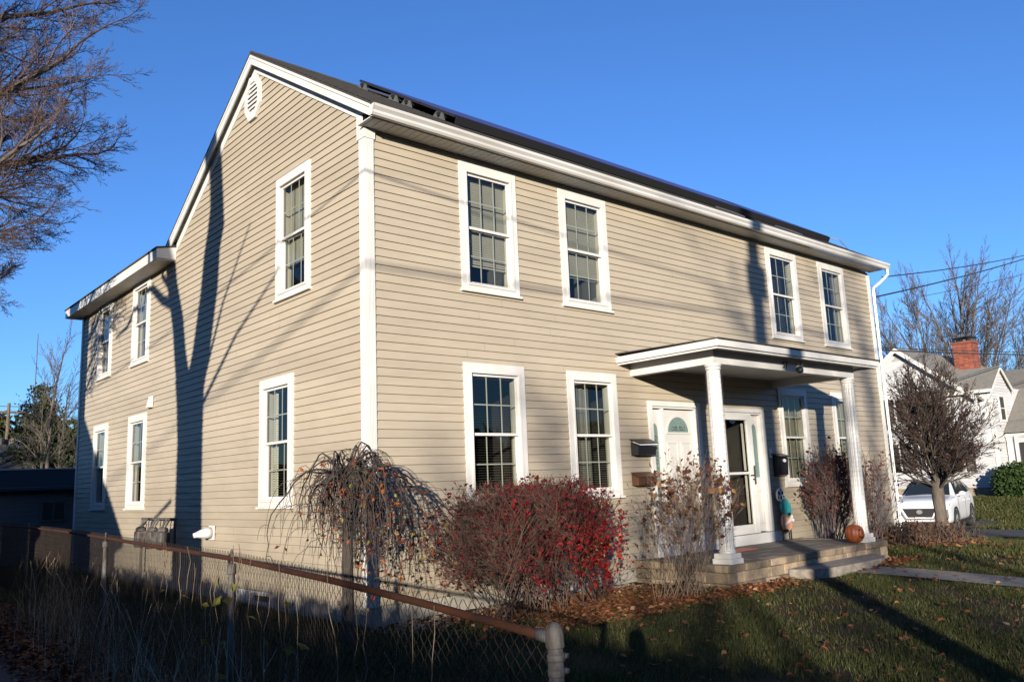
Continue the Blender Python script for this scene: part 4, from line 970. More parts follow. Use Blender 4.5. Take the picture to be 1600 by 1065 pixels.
# ------------------------------------------------------------------ burning bush
def stemshrub(t, base, rad, cen, semi, nst, seed, mst, mlf, leafp, ls, kids=4, r0=.012, fine=.35, tintf=None, ybound=-.05, box=2.2, leafmat_=None, spread=.35, jit=.10, xlim=None):
    rr = random.Random(seed); st, lf = MB(), MB()
    def inside(p, lim=1.):
        k_ = .93+.10*sin(p[0]*6.1+p[1]*3)+.08*sin(p[2]*9+p[0]*4.3)+.14*sin(p[0]*19+p[1]*13)+.12*sin(p[0]*37+p[1]*31)
        return (abs((p[0]-cen[0])/semi[0])**box+abs((p[1]-cen[1])/semi[1])**box+abs(max(0, (p[2]-cen[2]))/semi[2])**box) < k_*lim
    def grow(p, d, L, r, lv):
        n = max(3, int(L/.09)); pts = [p]; ds = [d]; lim = rr.choice((.6, .8, .95, 1.1, 1.35))
        for k in range(n):
            w = rnd_dir(rr); d = nrm((d[0]+w[0]*jit, d[1]+w[1]*jit, d[2]+w[2]*jit+.05)); q = add(p, mul(d, L/n))
            if q[1] > ybound: q = (q[0], ybound-rr.random()*.03, q[2]); d = nrm((d[0], -.1, d[2]))
            p = q
            if not inside(p, lim): break
            pts.append(p); ds.append(d)
        if len(pts) < 2: return
        m = len(pts)-1
        st.tube(pts, [r*(1-.6*k/m) for k in range(m+1)], 3 if lv else 4, rr.random(), cap=False)
        if lv < 3:
            for i in range(kids if lv else kids+2):
                k = rr.randint(max(1, int(m*.3)), m); u, w = perp(ds[k]); a = rr.uniform(0, 2*pi); an = rr.uniform(.3, .75)
                nd = nrm(add(mul(ds[k], cos(an)), mul(add(mul(u, cos(a)), mul(w, sin(a))), sin(an))))
                grow(pts[k], nd, L*rr.uniform(.3, .55), max(r*.6, .0017), lv+1)
        if lv >= 1:
            for k in range(1, m+1):
                q = pts[k]; pr = leafp(q)*(1.9 if sin(q[0]*11+q[2]*5)+sin(q[1]*13+q[2]*9)+sin(q[0]*5-q[1]*7) > .25 else .35)
                while pr > 0:
                    if rr.random() < pr: leafq(lf, q, ls*rr.choice((.5, .7, .9, 1.1, 1.5)), rr, tintf(q, rr) if tintf else None)
                    pr -= 1
    for k in range(nst):
        a = rr.uniform(0, 2*pi); q = sqrt(rr.random())
        b = (base[0]+cos(a)*rad[0]*q, base[1]+sin(a)*rad[1]*q, gz(base[0], base[1])-.03)
        # aim at a point of the outer shell
        th = rr.uniform(0, 2*pi); el = rr.uniform(.05, 1.45)
        tg = (cen[0]+cos(th)*cos(el)*semi[0]*.98, cen[1]+sin(th)*cos(el)*semi[1]*.98, cen[2]+sin(el)**.6*semi[2]*.98)
        v = sub(tg, b); Lr = ln(v); d = nrm((v[0]*spread*1.9/1, v[1]*spread*1.9, v[2]+.25))
        grow(b, nrm(lerp(nrm(v), d, .35)), Lr*1.06, r0*rr.uniform(.6, 1.2), 0)
    st.build('stems', mst, t); lf.build('foliage', mlf, t)
    return len(st.f), len(lf.f)
eb = plant('burning_bush', (1.95, -.95, gz(1.95, -.95)), 'wide shrub with scarlet leaves under the two front windows', 'shrub')
def ebleaf(q): 
    r_ = (q[0]-1.9)/1.2; low = max(0, 1-(q[2])/1.0)
    return .12+.14*sm((q[0]-.6)/1.0)+.2*max(0, r_)+.6*sm((q[0]-1.5)/1.1)*sm((.95-q[2])/.5)+(.25 if (abs(q[0]-1.7) < .5 and .2 < q[2] < .8) else 0)
def ebt(q, rr):
    b = .26+.42*sm((q[0]-1.4)/1.1)*sm((1.0-q[2])/.5)+(.15 if .1 < q[2] < .8 and abs(q[0]-1.7) < .5 else 0)
    return min(1, max(0, rr.gauss(b, .17)))
n1 = stemshrub(eb, (1.9, -.92), (1.05, .32), (1.46, -1.0, .45), (1.45, .86, .80), 96, 41, M['bark_olive'], M['red'], ebleaf, .036, kids=6, r0=.0075, tintf=ebt, spread=.95, jit=.14, box=2.8)
# tall leggy shrub before the first door
hs = plant('bare_shrub', (3.5, -1.75, gz(3.5, -1.75)), 'leggy tan shrub with curled brown leaves before the first door', 'shrub')
n2 = stemshrub(hs, (3.45, -1.55), (.5, .22), (3.78, -1.55, .45), (1.15, .62, 1.02), 55, 43, M['bark_tan'], M['brownleaf'], lambda q: .03+.14*max(0, q[2]-.35), .06, kids=3, r0=.0042, spread=.6, jit=.08)
rs = plant('red_shrub', (9.25, -.62, gz(9.2, -.6)), 'dark red twiggy shrub behind the pumpkin by the far column', 'shrub')
n3 = stemshrub(rs, (9.1, -.55), (.3, .2), (9.15, -.62, .6), (.80, .5, 1.10), 36, 47, M['bark_red'], M['darkleaf'], lambda q: .30 if q[2] > .45 else .12, .05, kids=4, r0=.009, spread=.5, jit=.09)
rs2 = plant('red_shrub', (10.75, -.6, gz(10.7, -.6)), 'thin bare reddish shrub between the far column and the house corner', 'shrub')
n4 = stemshrub(rs2, (10.6, -.5), (.22, .18), (10.75, -.6, .6), (.62, .45, 1.05), 20, 48, M['bark_red'], M['darkleaf'], lambda q: .12, .05, kids=3, r0=.008, spread=.5)
# dried perennials round the small tree
dp = plant('dried_perennials', (13.2, -.6, gz(13.2, -.6)), 'low brown clump of dried perennials right of the porch terrace', 'plant')
rr = random.Random(6); st, lf = MB(), MB()
for k in range(900):
    x, y = rr.uniform(10.9, 14.1), rr.gauss(-.35, .42); y = max(-1.2, min(.7, y)); h = rr.uniform(.12, .50); g = gz(x, y); a = rr.uniform(0, 2*pi); c = rr.uniform(.05, .3)
    st.tube([(x, y, g), (x+cos(a)*c*.4, y+sin(a)*c*.4, g+h*.6), (x+cos(a)*c, y+sin(a)*c, g+h)], [.006, .005, .003], 3, rr.random(), cap=False)
    for _ in range(3): leafq(lf, (x+cos(a)*c*rr.random(), y+sin(a)*c*rr.random(), g+h*rr.random()), .06, rr, rr.random()**1.4)
st.build('stems', M['bark_tan'], dp); lf.build('foliage', M['brownleaf'], dp)
# small clipped tree
sx, sy = 15.9, .33; g = gz(sx, sy)
cfS = [dict(seg=.16, wig=.10, up=.05, kids=8, ang=.62, ratio=.62, rr=.55, sides=5, t0=.22), dict(seg=.12, wig=.12, up=.06, kids=9, ang=.5, ratio=.60, rr=.55, sides=3, t0=.15), dict(seg=.09, wig=.15, up=.05, kids=3.4, ang=.55, ratio=.6, rr=.6, sides=3), dict(seg=.08, wig=.15, up=.03, kids=0, rmin=.0048)]
rr = random.Random(51); stt = plant('clipped_tree', (sx, sy, g), 'small round headed tree with dense dark twigs beside the white car', 'tree')
B = [MB(), MB()]; tips = []
B[0].tube([(sx, sy, g-.1), (sx-.02, sy, g+.05), (sx-.05, sy, g+.7), (sx-.07, sy, g+1.2), (sx-.02, sy, g+1.7)], [.26, .18, .135, .145, .10], 10, .5)
for k in range(30):
    a = 2*pi*k*.618+rr.uniform(-.2, .2); el = .36+1.08*(k/29)**.9; L = (1.12+.93*(k/29)**.8)*rr.uniform(.92, 1.05)
    branch(B, (sx-.05, sy, g+1.22+.012*k), (cos(a)*cos(el), sin(a)*cos(el), sin(el)), L, .036, 0, cfS, rr, tips)
lf = MB()
for p, d in tips:
    if p[2] > g+1.6 and rr.random() < .10: leafq(lf, p, .055, rr, rr.random()*.6)
B[0].build('trunk', M['bark'], stt, True); B[1].build('crown', M['crabark'], stt); lf.build('foliage', M['darkleaf'], stt)
# ------------------------------------------------------------------ right background
# big many-stemmed bare tree behind the white house
cfR = [dict(seg=.9, wig=.08, up=.0, kids=11, ang=.48, ratio=.38, rr=.40, sides=5, t0=.35), dict(seg=.5, wig=.12, up=.01, kids=9, ang=.5, ratio=.5, rr=.55, sides=3, t0=.1),
       dict(seg=.4, wig=.14, up=.02, kids=6, ang=.5, ratio=.55, rr=.7, sides=3), dict(seg=.35, wig=.16, up=.02, kids=0, rmin=.008)]
def farm_tree(loc, label, stems, seed, cf=cfR, mt='bark', mc='bark', name='bare_tree', group=None, cat='tree'):
    rr = random.Random(seed); t = plant(name, loc, label, cat, group); B = [MB(), MB()]; tips = []
    B[0].tube([(loc[0], loc[1], loc[2]-.2), (loc[0], loc[1], loc[2]+1.2)], [.7*stems[0][3], .55*stems[0][3]], 8)
    for (dx, dy, L, r) in stems: branch(B, (loc[0]+dx*.6, loc[1]+dy*.6, loc[2]+1), nrm((dx, dy, 1)), L, r, 0, cf, rr, tips)
    B[0].build('trunk', M[mt], t, True); B[1].build('crown', M[mc], t); return t
# screen-parallel direction at the right: (.355,-.935)
def rt(s, dd=0): return (.30*s+.9*dd, -.95*s+.3*dd)
st_ = []
rr = random.Random(44)
for k, (s, L, r) in enumerate([(-.62+1.35*j/23+rr.uniform(-.05, .05), 16.8-3.8*abs(-.62+1.35*j/23)**1.3+rr.uniform(-1.2, .5), .08+.14*max(0, 1-abs(j-11)/9)) for j in range(24)]):
    a, b = rt(s*.85, .16*sin(k*2.1)); st_.append((a, b, L*.66, r*.8))
farm_tree((50, 12.2, -.2), 'wide spreading bare tree behind the white house at the right', st_, 61)
farm_tree((62, 6.5, -.2), 'smaller bare tree at the right edge behind the far roof', [rt(-.7)+(6.5, .12), rt(-.4)+(7, .14), rt(-.15)+(7.5, .18), rt(.1)+(7.5, .18), rt(.4)+(7.2, .14), rt(.7)+(6.5, .12)], 62)
farm_tree((60, 20.5, -.2), 'distant bare tree at the left side of the wide spreading one', [rt(-.3)+(8, .16), rt(0)+(9, .2), rt(.3)+(8, .16)], 63)
# white neighbour house (faces -x)
X0 = 35.7; nh = thing('white_house', (X0, 8, -.2), 'white clapboard house with dark shutters and a brick chimney behind the car', 'house')
YR, YL = 5.54, 14.5; GP, GY0, GY1 = (9.44, 6.95), 8.0, 14.0   # gable peak, gable foot positions
def PN(a, d, z): return (X0-d, a, z)
mb = MB()
z = .23; k = 0; rr = random.Random(3)
def nspan(z):
    out = [(YR, YL)] if z < 4.65 else []
    if z >= 4.65:
        dz = (GP[1]-z)/.80
        if dz > 0: out = [(max(GP[0]-dz, YR), GP[0]+dz)]
    return out
while z < 6.9:
    for (a, b) in nspan(z+.06):
        mb.poly([PN(b, .02, z), PN(a, .02, z), PN(a, 0, z+.13), PN(b, 0, z+.13)], rr.random()); mb.poly([PN(b, 0, z), PN(a, 0, z), PN(a, .02, z), PN(b, .02, z)], 0)
    z += .13
# end wall facing the street with its own gable
YE = 5.54; XA, XB, XP = X0, X0+2.2, X0+1.1
z = .23
while z < 5.5:
    h = z+.065; a, b = XA, XB
    if h > 4.65: q = (h-4.65)/1.0*1.1; a, b = XA+q, XB-q
    if b > a: mb.poly([(a, YE-.02, z), (b, YE-.02, z), (b, YE, z+.13), (a, YE, z+.13)], rr.random())
    z += .13
mb.build('wall', M['nsiding'], nh)
mb = MB(); mb.box(X0+.02, YR+.02, -1, X0+8, YL, .225); mb.build('foundation', M['stone'], nh)
mb = MB()   # body behind
mb.poly([(X0, YL, 0), (X0+8, YL, 0), (X0+8, YL, 4.7), (X0, YL, 4.7)]); mb.build('wall', M['nsiding'], nh)
mb = MB(); mb.poly([(XB, YE, 0), (X0+8, YE, 0), (X0+8, YE, 4.7), (XB, YE, 4.7)])
mb.build('wall', M['nsiding'], nh)
rf = MB()
# roof over the wing: slope seen from the front, ridge along y at XP
rf.prism([(X0-.25, YR-.15, 4.55), (XP, YR-.15, 5.62), (XP, YR-.15, 5.68), (X0-.25, YR-.15, 4.61)], (0, 3.6, 0)); rf.prism([(XB+.25, YR-.15, 4.55), (XP, YR-.15, 5.62), (XP, YR-.15, 5.68), (XB+.25, YR-.15, 4.61)], (0, 3.6, 0))
# main cross gable: ridge runs away from us
for s in (-1, 1):
    y1 = GP[0]+s*5.3; z1 = GP[1]+.06-.80*5.3
    y0 = GP[0]; q = [(X0-.3, y0, GP[1]+.06), (X0-.3, y1, z1), (X0-.3, y1, z1-.07), (X0-.3, y0, GP[1]-.01)]
    if s < 0: y1 = GP[0]-3.6; z1 = GP[1]+.06-.80*3.6; q = [(X0-.3, y0, GP[1]+.06), (X0-.3, y1, z1), (X0-.3, y1, z1-.07), (X0-.3, y0, GP[1]-.01)]
    rf.prism(q, (10, 0, 0))
rf.build('roof', M['nshingle'], nh)
mb = MB()
for s in (-1, 1):
    l = 5.3 if s > 0 else 3.4; y1 = GP[0]+s*l; z1 = GP[1]-.80*l
    mb.prism([(X0-.34, GP[0], GP[1]+.03), (X0-.34, y1, z1+.03), (X0-.34, y1, z1-.20), (X0-.34, GP[0], GP[1]-.20)], (.05, 0, 0))
mb.box(X0-.3, YR-.17, 4.42, X0-.24, YR+3.0, 4.56); mb.box(X0-.035, YR-.02, .2, X0+.0, YR+.16, 4.5)
mb.prism([(X0-.25, YR-.17, 4.45), (XP, YR-.17, 5.53), (XP, YR-.17, 5.66), (X0-.25, YR-.17, 4.60)], (0, .04, 0)); mb.prism([(XB+.25, YR-.17, 4.45), (XP, YR-.17, 5.53), (XP, YR-.17, 5.66), (XB+.25, YR-.17, 4.60)], (0, .04, 0))
mb.build('trim', M['white'], nh)
mb = MB(); mb.prism([PN(GP[0], .04, 6.72), PN(GP[0]-.42, .04, 6.36), PN(GP[0]+.42, .04, 6.36)], (.03, 0, 0)); nv = mb.build('gable_vent', M['white'], nh)
mb = MB()
for k in range(5):
    z = 6.39+k*.06; hw = (6.70-z)*1.0
    mb.box(X0-.05, GP[0]-hw, z, X0-.042, GP[0]+hw, z+.028)
mb.build('louver', M['galv'], nv)
def nwin(P, a, z0, w, h, shut=True):
    mb = MB(); frame(mb, P, a-w/2-.08, a+w/2+.08, z0-.08, z0+h+.08, .09, -.02, .05, True); bx(mb, P, a-w/2, a+w/2, .0, .035, z0+h/2-.02, z0+h/2+.02)
    wn = mb.build('window', M['white'], nh)
    mb = MB(); bx(mb, P, a-w/2+.005, a+w/2-.005, .022, .027, z0, z0+h); mb.build('pane', M['glassdark'], wn)
    if shut:
        for s in (-1, 1):
            mb = MB(); c = a+s*(w/2+.30); frame(mb, P, c-.2, c+.2, z0-.03, z0+h+.03, .05, .02, .07, True)
            k = z0+.03
            while k < z0+h-.02: bx(mb, P, c-.15, c+.15, .03, .06, k, k+.03); k += .05
            mb.build('shutter', M['shutter'], wn)
nwin(PN, 9.57, 3.42, .55, 1.08); nwin(PN, 11.2, 3.42, .6, 1.08); nwin(PN, 7.35, 1.0, .62, 1.36); nwin(PN, 10.2, 1.0, .6, 1.36)
nwin(lambda a, d, z: (a, YE-d, z), X0+1.1, 3.2, .6, 1.05, False); 
ch = MB(); rr = random.Random(8); z = 5.2; cx, cy = 40.2, 7.95
core = MB()
while z < 7.35:
    n = 4; w, d = .46, .46; off = rr.random()*0
    o = .12 if int(round(z/.075)) % 2 else 0
    for sx_, (ax, ay, bx_, by) in enumerate(((-w, -d, w, -d), (w, -d, w, d), (w, d, -w, d), (-w, d, -w, -d))):
        for k in range(n):
            a, b = k/n+.008, (k+1)/n-.008; p0 = (cx+ax+(bx_-ax)*a, cy+ay+(by-ay)*a); p1 = (cx+ax+(bx_-ax)*b, cy+ay+(by-ay)*b)
            ch.poly([(p0[0], p0[1], z+.006), (p1[0], p1[1], z+.006), (p1[0], p1[1], z+.07), (p0[0], p0[1], z+.07)], rr.random())
    z += .075
ch.box(cx-.445, cy-.445, 5, cx+.445, cy+.445, 7.36, .3); ch.box(cx-.51, cy-.51, 7.32, cx+.51, cy+.51, 7.42, .35)
cho = ch.build('chimney', M['brick'], nh)
mb = MB(); mb.box(cx-.5, cy-.5, 7.62, cx+.5, cy+.5, 7.66)
for a in (-.38, .38):
    for b in (-.38, .38): mb.box(cx+a-.02, cy+b-.02, 7.42, cx+a+.02, cy+b+.02, 7.62)
mb.lathe((cx, cy, 7.42), [(.2, 0), (.2, .16)], 10); mb.build('chimney_cap', M['black'], cho)
# side porch at the street end
sp = thing('side_porch', (38.5, 4.6, -.2), 'low grey roofed porch joining the white house at the right edge', 'porch')
mb = MB(); mb.poly([(36.6, 1.5, 2.62), (36.6, 5.5, 2.62), (39.2, 5.5, 4.55), (39.2, 1.5, 4.55)]); mb.poly([(36.6, 5.5, 2.62), (36.6, 5.52, 2.62), (39.2, 5.52, 4.55)]); mb.prism([(36.5, 1.4, 2.55), (39.3, 1.4, 4.6), (39.3, 1.4, 4.68), (36.5, 1.4, 2.63)], (0, 4.1, 0)); mb.build('roof', M['nshingle'], sp)
mb = MB(); mb.box(36.55, 1.5, 2.40, 36.7, 5.5, 2.56); mb.box(36.62, 1.6, -.3, 40, 5.48, 2.4); mb.build('wall', M['nsiding'], sp)
mb = MB(); mb.box(36.5, 1.4, 2.46, 36.56, 5.5, 2.60)
for y in (5.0, 3.4, 1.6): mb.box(36.50, y, -.3, 36.60, y+.12, 2.46)
mb.build('trim', M['white'], sp)
mb = MB(); mb.box(36.585, 3.8, .9, 36.61, 4.6, 2.1); mb.build('window', M['glassdark'], sp)
mb = MB(); mb.box(36.56, 4.64, .85, 36.60, 4.95, 2.15); mb.box(36.56, 3.5, .85, 36.60, 3.76, 2.15); mb.build('shutter', M['shutter'], sp)
# far white house whose roof shows at the right edge
fh = thing('far_house', (46, 4, -.2), 'far white house with a long grey roof at the right edge', 'house')
mb = MB(); mb.box(44.2, -6, -.5, 52, 8.5, 5.15); mb.build('wall', M['nsiding'], fh)
mb = MB(); mb.prism([(43.9, -6.2, 5.02), (46.6, -6.2, 6.32), (46.6, -6.2, 6.38), (43.9, -6.2, 5.08)], (0, 15, 0)); mb.prism([(52, -6.2, 5.02), (46.6, -6.2, 6.32), (46.6, -6.2, 6.38), (52, -6.2, 5.08)], (0, 15, 0)); mb.build('roof', M['nshingle'], fh)
mb = MB(); mb.box(43.85, -6.2, 4.86, 43.9, 8.8, 5.03); mb.build('fascia', M['white'], fh)
sb = plant('evergreen_shrub', (34.9, 5.0, gz(35, 5)), 'dark green rounded shrub at the corner of the white house', 'shrub')
mb = MB(); rr = random.Random(12)
for k in range(5200):
    d = rnd_dir(rr); r_ = rr.random()**.3; p = (34.8+d[0]*.9*r_, 4.65+d[1]*1.05*r_, .35+d[2]*.95*r_)
    if p[2] > -.3: leafq(mb, p, .13, rr)
mb.build('foliage', M['hedge'], sb)
mb = MB(); mb.tube([(34.8, 4.65, -.3), (34.8, 4.65, .5)], .08, 6); mb.build('stem', M['bark'], sb)
# ------------------------------------------------------------------ the white SUV
cg = gz(24, 3.2)+.02
car = thing('parked_car', (23.3, 4.02, cg), 'white compact SUV parked facing the camera behind the small tree', 'car')
th = radians(11)
def CX(p):     # local: u forward(-x world), v to the car's left (world -y), w up
    u, v, w = p; X = 23.25+2.35-u; Y = 4.45-v
    dx, dy = X-25.6, Y-4.45
    return (25.6+dx*cos(th)-dy*sin(th), 4.45+dx*sin(th)+dy*cos(th), cg+w)
HW = .92
def carbody():
    # longitudinal stations: (u, half width low, hw belt, z sill, z belt/hood, hw top, z top)
    sts = [(2.33, .70, .78, .34, .78, .72, .82), (2.28, .84, .86, .24, .92, .78, 1.00), (2.0, .90, .90, .22, 1.00, .80, 1.06), (1.5, .92, .91, .22, 1.04, .80, 1.10), (1.05, .92, .92, .24, 1.07, .78, 1.13),
           (.85, .92, .92, .24, 1.08, .76, 1.16), (.25, .92, .92, .24, 1.10, .62, 1.60), (-.3, .92, .92, .24, 1.12, .60, 1.70), (-1.1, .92, .92, .24, 1.14, .59, 1.69), (-1.75, .91, .91, .26, 1.16, .58, 1.62), (-2.1, .90, .90, .30, 1.16, .60, 1.40), (-2.30, .84, .86, .36, 1.10, .70, 1.16), (-2.34, .78, .80, .42, 1.0, .66, 1.02)]
    mb = MB(CX); prev = None
    for (u, a, b, z0, z1, c, z2) in sts:
        half = [(a*.86, z0), (a, z0+.12), (b+.005, (z0+z1)/2), (b-.012, z1-.03), (b-.06, z1+.01), (c+.04, z2-.05), (c-.05, z2), (0, z2+.03)]
        ring = [mb.pv((u, v, w)) for v, w in half]+[mb.pv((u, -v, w)) for v, w in half[-2::-1]]
        if prev:
            for j in range(len(ring)-1): mb.face([prev[j], prev[j+1], ring[j+1], ring[j]])
            mb.face([prev[-1], prev[0], ring[0], ring[-1]])
        else: mb.face(ring[::-1])
        prev = ring
    mb.face(prev); return mb
b = carbody().build('body', M['car'], car, True); m = b.modifiers.new('s', 'SUBSURF'); m.levels = 1; m.render_levels = 2
def patch(name, pts, m, parent, off=(0, 0, 0), th_=.012):
    mb = MB(CX); n = nrm(cross(sub(pts[1], pts[0]), sub(pts[2], pts[0])))
    mb.prism(pts, mul(n, th_)); return mb.build(name, m, parent)
patch('windshield', [(.92, -.70, 1.145), (.92, .70, 1.145), (.28, .60, 1.625), (.28, -.60, 1.625)], M['glassdark'], car, th_=.03)
for s in (-1, 1):
    def q(p): return (p[0], p[1]*s, p[2])
    a = [q((.70, .84, 1.17)), q((.20, .655, 1.57)), q((-.32, .625, 1.64)), q((-.32, .86, 1.17))]
    mb = MB(CX); mb.prism(a, (0, .02*s, .004)); mb.build('side_window', M['glassdark'], car)
    a = [q((-.38, .86, 1.18)), q((-.38, .625, 1.64)), q((-1.2, .615, 1.63)), q((-1.32, .86, 1.20))]
    mb = MB(CX); mb.prism(a, (0, .02*s, .004)); mb.build('side_window', M['glassdark'], car)
    a = [q((-1.38, .86, 1.22)), q((-1.26, .64, 1.60)), q((-1.62, .64, 1.56)), q((-1.78, .85, 1.28))]
    mb = MB(CX); mb.prism(a, (0, .02*s, .004)); mb.build('side_window', M['glassdark'], car)
    mb = MB(CX); mb.ball((.72, 1.04*s, 1.20), .07, .11, .075, 10, 8); mb.hexa([(.66, .84*s, 1.12), (.74, .84*s, 1.12), (.74, 1.0*s, 1.14), (.66, 1.0*s, 1.14), (.66, .84*s, 1.16), (.74, .84*s, 1.16), (.74, 1.0*s, 1.20), (.66, 1.0*s, 1.20)]); mb.build('wing_mirror', M['car'], car, True)
    mb = MB(CX); mb.hexa([(2.31, .46*s, .80), (2.20, .86*s, .82), (2.10, .86*s, .82), (2.2, .46*s, .80), (2.31, .46*s, .88), (2.16, .88*s, .92), (2.06, .88*s, .92), (2.2, .46*s, .88)]); mb.build('headlight', M['lampglass'], car)
    mb = MB(CX); mb.hexa([(2.345, .62*s, .46), (2.30, .84*s, .46), (2.2, .84*s, .46), (2.2, .62*s, .46), (2.345, .66*s, .72), (2.29, .84*s, .74), (2.2, .84*s, .74), (2.2, .66*s, .72)]); mb.build('air_intake', M['black'], car)
    for u in (1.42, -1.38):
        mb = MB(CX)
        cxw = (u, s*.80, .345)
        prev = None
        for (v, r) in ((.86, .10), (.93, .22), (.945, .27), (.94, .335), (.90, .352), (.72, .352), (.70, .2)):
            ring = [mb.pv((u+cos(2*pi*j/24)*r, v*s, .352+sin(2*pi*j/24)*r)) for j in range(24)]
            if prev:
                for j in range(24): mb.face([prev[j], prev[(j+1) % 24], ring[(j+1) % 24], ring[j]])
            prev = ring
        wh = mb.build('wheel', M['rubber'], car, True)
        mb = MB(CX)
        for k in range(5):
            a0 = 2*pi*k/5; 
            mb.prism([(u+cos(a0-.16)*.05, .952*s, .352+sin(a0-.16)*.05), (u+cos(a0-.14)*.25, .955*s, .352+sin(a0-.14)*.25), (u+cos(a0+.14)*.25, .955*s, .352+sin(a0+.14)*.25), (u+cos(a0+.16)*.05, .952*s, .352+sin(a0+.16)*.05)], (0, .01*s, 0))
        mb.build('rim', M['alu'], wh)
        mb = MB(CX)
        for j in range(12):
            a0, a1 = pi*j/12-.12, pi*(j+1)/12-.10; r0, r1 = .37, .45
            mb.prism([(u+cos(a0)*r0, .915*s, .352+sin(a0)*r0), (u+cos(a0)*r1, .915*s, .352+sin(a0)*r1), (u+cos(a1)*r1, .915*s, .352+sin(a1)*r1), (u+cos(a1)*r0, .915*s, .352+sin(a1)*r0)], (0, .022*s, 0))
        mb.build('wheel_arch', M['black'], car)
    for u in (.86, -.35, -1.28):
        mb = MB(CX); mb.box(u-.006, .921*s, .40, u+.006, .9255*s, 1.06); mb.build('door_seam', M['black'], car)
    for u in (-.22, -1.16): mb = MB(CX); mb.box(u-.09, .92*s, .93, u+.09, .945*s, .965); mb.build('door_handle', M['car'], car)
    mb = MB(CX); mb.box(-1.1, .91*s, .24, 1.1, .935*s, .34); mb.build('sill_trim', M['black'], car)
mb = MB(CX); mb.prism([(2.335, -.50, .78), (2.335, .50, .78), (2.335, .36, .50), (2.335, -.36, .50)], (.03, 0, 0)); gr = mb.build('grille', M['black'], car)
mb = MB(CX)
for s in (-1, 1): mb.hexa([(2.355, .60*s, .80), (2.355, .66*s, .80), (2.355, .46*s, .44), (2.355, .40*s, .44), (2.38, .60*s, .80), (2.38, .66*s, .80), (2.38, .46*s, .44), (2.38, .40*s, .44)])
mb.box(2.34, -.42, .42, 2.385, .42, .47); mb.build('grille_trim', M['alu'], gr)
mb = MB(CX); mb.prism([(2.37, cos(2*pi*k/14)*.09, .67+sin(2*pi*k/14)*.07) for k in range(14)], (.015, 0, 0)); mb.build('badge', M['alu'], gr)
mb = MB(CX); mb.box(2.36, -.16, .36, 2.385, .16, .50); mb.build('number_plate', M['paper'], car)
mb = MB(CX); mb.box(2.2, -.75, .20, 2.35, .75, .36); mb.build('bumper_trim', M['black'], car)
# ------------------------------------------------------------------ left background
M['darkroof'] = mat('dark_roof', (.014, .013, .014), .95, spec=.1, var=.4)
sd = thing('shed', (0, 16, gz(0, 16)), 'long dark shed with a shallow roof in shade behind the fence', 'shed')
mb = MB(); z = -.5; rr = random.Random(2)
while z < 1.55:
    mb.poly([(-9, 15.98, z), (3.5, 15.98, z), (3.5, 16, z+.12), (-9, 16, z+.12)], rr.random()); z += .12
mb.poly([(3.5, 16, -.5), (3.5, 20, -.5), (3.5, 20, 1.6), (3.5, 16, 1.6)]); mb.build('wall', M['gsiding'], sd)
mb = MB(); mb.prism([(-9.2, 15.7, 1.52), (-9.2, 18.4, 2.12), (-9.2, 18.4, 2.18), (-9.2, 15.7, 1.58)], (12.9, 0, 0)); mb.build('roof', M['darkroof'], sd)
mb = MB(); mb.box(-9.2, 18.38, 2.17, 3.7, 18.46, 2.21); mb.build('ridge_cap', M['gutter'], sd)
mb = MB(); frame(mb, PF, .14, .72, .78, 1.30, .04, -15.98, -15.94, True); mb.box(.42, 15.94, .82, .445, 15.97, 1.26); wn = mb.build('window', M['gsiding'], sd)
mb = MB(); mb.box(.18, 15.965, .82, .68, 15.975, 1.26); mb.build('pane', M['glassdark'], wn)
bh = thing('far_house', (0, 40, -.3), 'low grey roofed house behind the shed at the left edge', 'house')
mb = MB(); mb.box(-6, 38, -1, 4.3, 44, 2.85); mb.build('wall', M['siding'], bh)
mb = MB(); mb.prism([(-6.4, 37.6, 2.7), (-6.4, 41, 4.15), (-6.4, 41, 4.25), (-6.4, 37.6, 2.8)], (10.9, 0, 0)); mb.prism([(-6.4, 44.4, 2.7), (-6.4, 41, 4.15), (-6.4, 41, 4.25), (-6.4, 44.4, 2.8)], (10.9, 0, 0)); mb.prism([(4.28, 37.9, 2.8), (4.28, 44.1, 2.8), (4.28, 41, 4.12)], (.02, 0, 0)); mb.build('roof', M['shingle'], bh)
mb = MB(); mb.tube([(4.1, 40.0, 3.5), (4.1, 40.0, 4.3)], .12, 8); mb.ball((4.1, 40, 4.35), .17, .17, .12, 8, 6); mb.build('chimney_pot', M['white'], bh)
up = thing('utility_pole', (4.87, 48, -.4), 'distant wooden pole with two grey transformers at the left edge', 'utility pole')
mb = MB(); mb.tube([(4.95, 48, -.6), (4.95, 48, 7.1)], [.13, .085], 8); mb.build('shaft', M['pole'], up)
mb = MB(); mb.box(3.9, 47.95, 6.5, 6.0, 48.05, 6.62); mb.build('crossarm', M['pole'], up)
for x in (4.6, 5.35):
    mb = MB(); mb.lathe((x-.1, 47.6, 4.1), [(.24, 0), (.26, .05), (.26, .8), (.2, .9), (.05, .95)], 10); mb.build('transformer', M['galv'], up)
for k, z in enumerate((7.6, 7.0)): cable('overhead_cable', (-8, 50, z-.2), (18, 47, z-.5), .3, .018, ('upper' if k == 0 else 'lower')+' distant cable crossing behind the shed at the left', 'distant cables at the left')
ms = solo(MB().tube([(5.86, 46, -.4), (5.86, 46, 11.0)], [.04, .022], 8), 'flagpole', M['galv'], 'tall thin white pole among the trees at the left', 'pole')
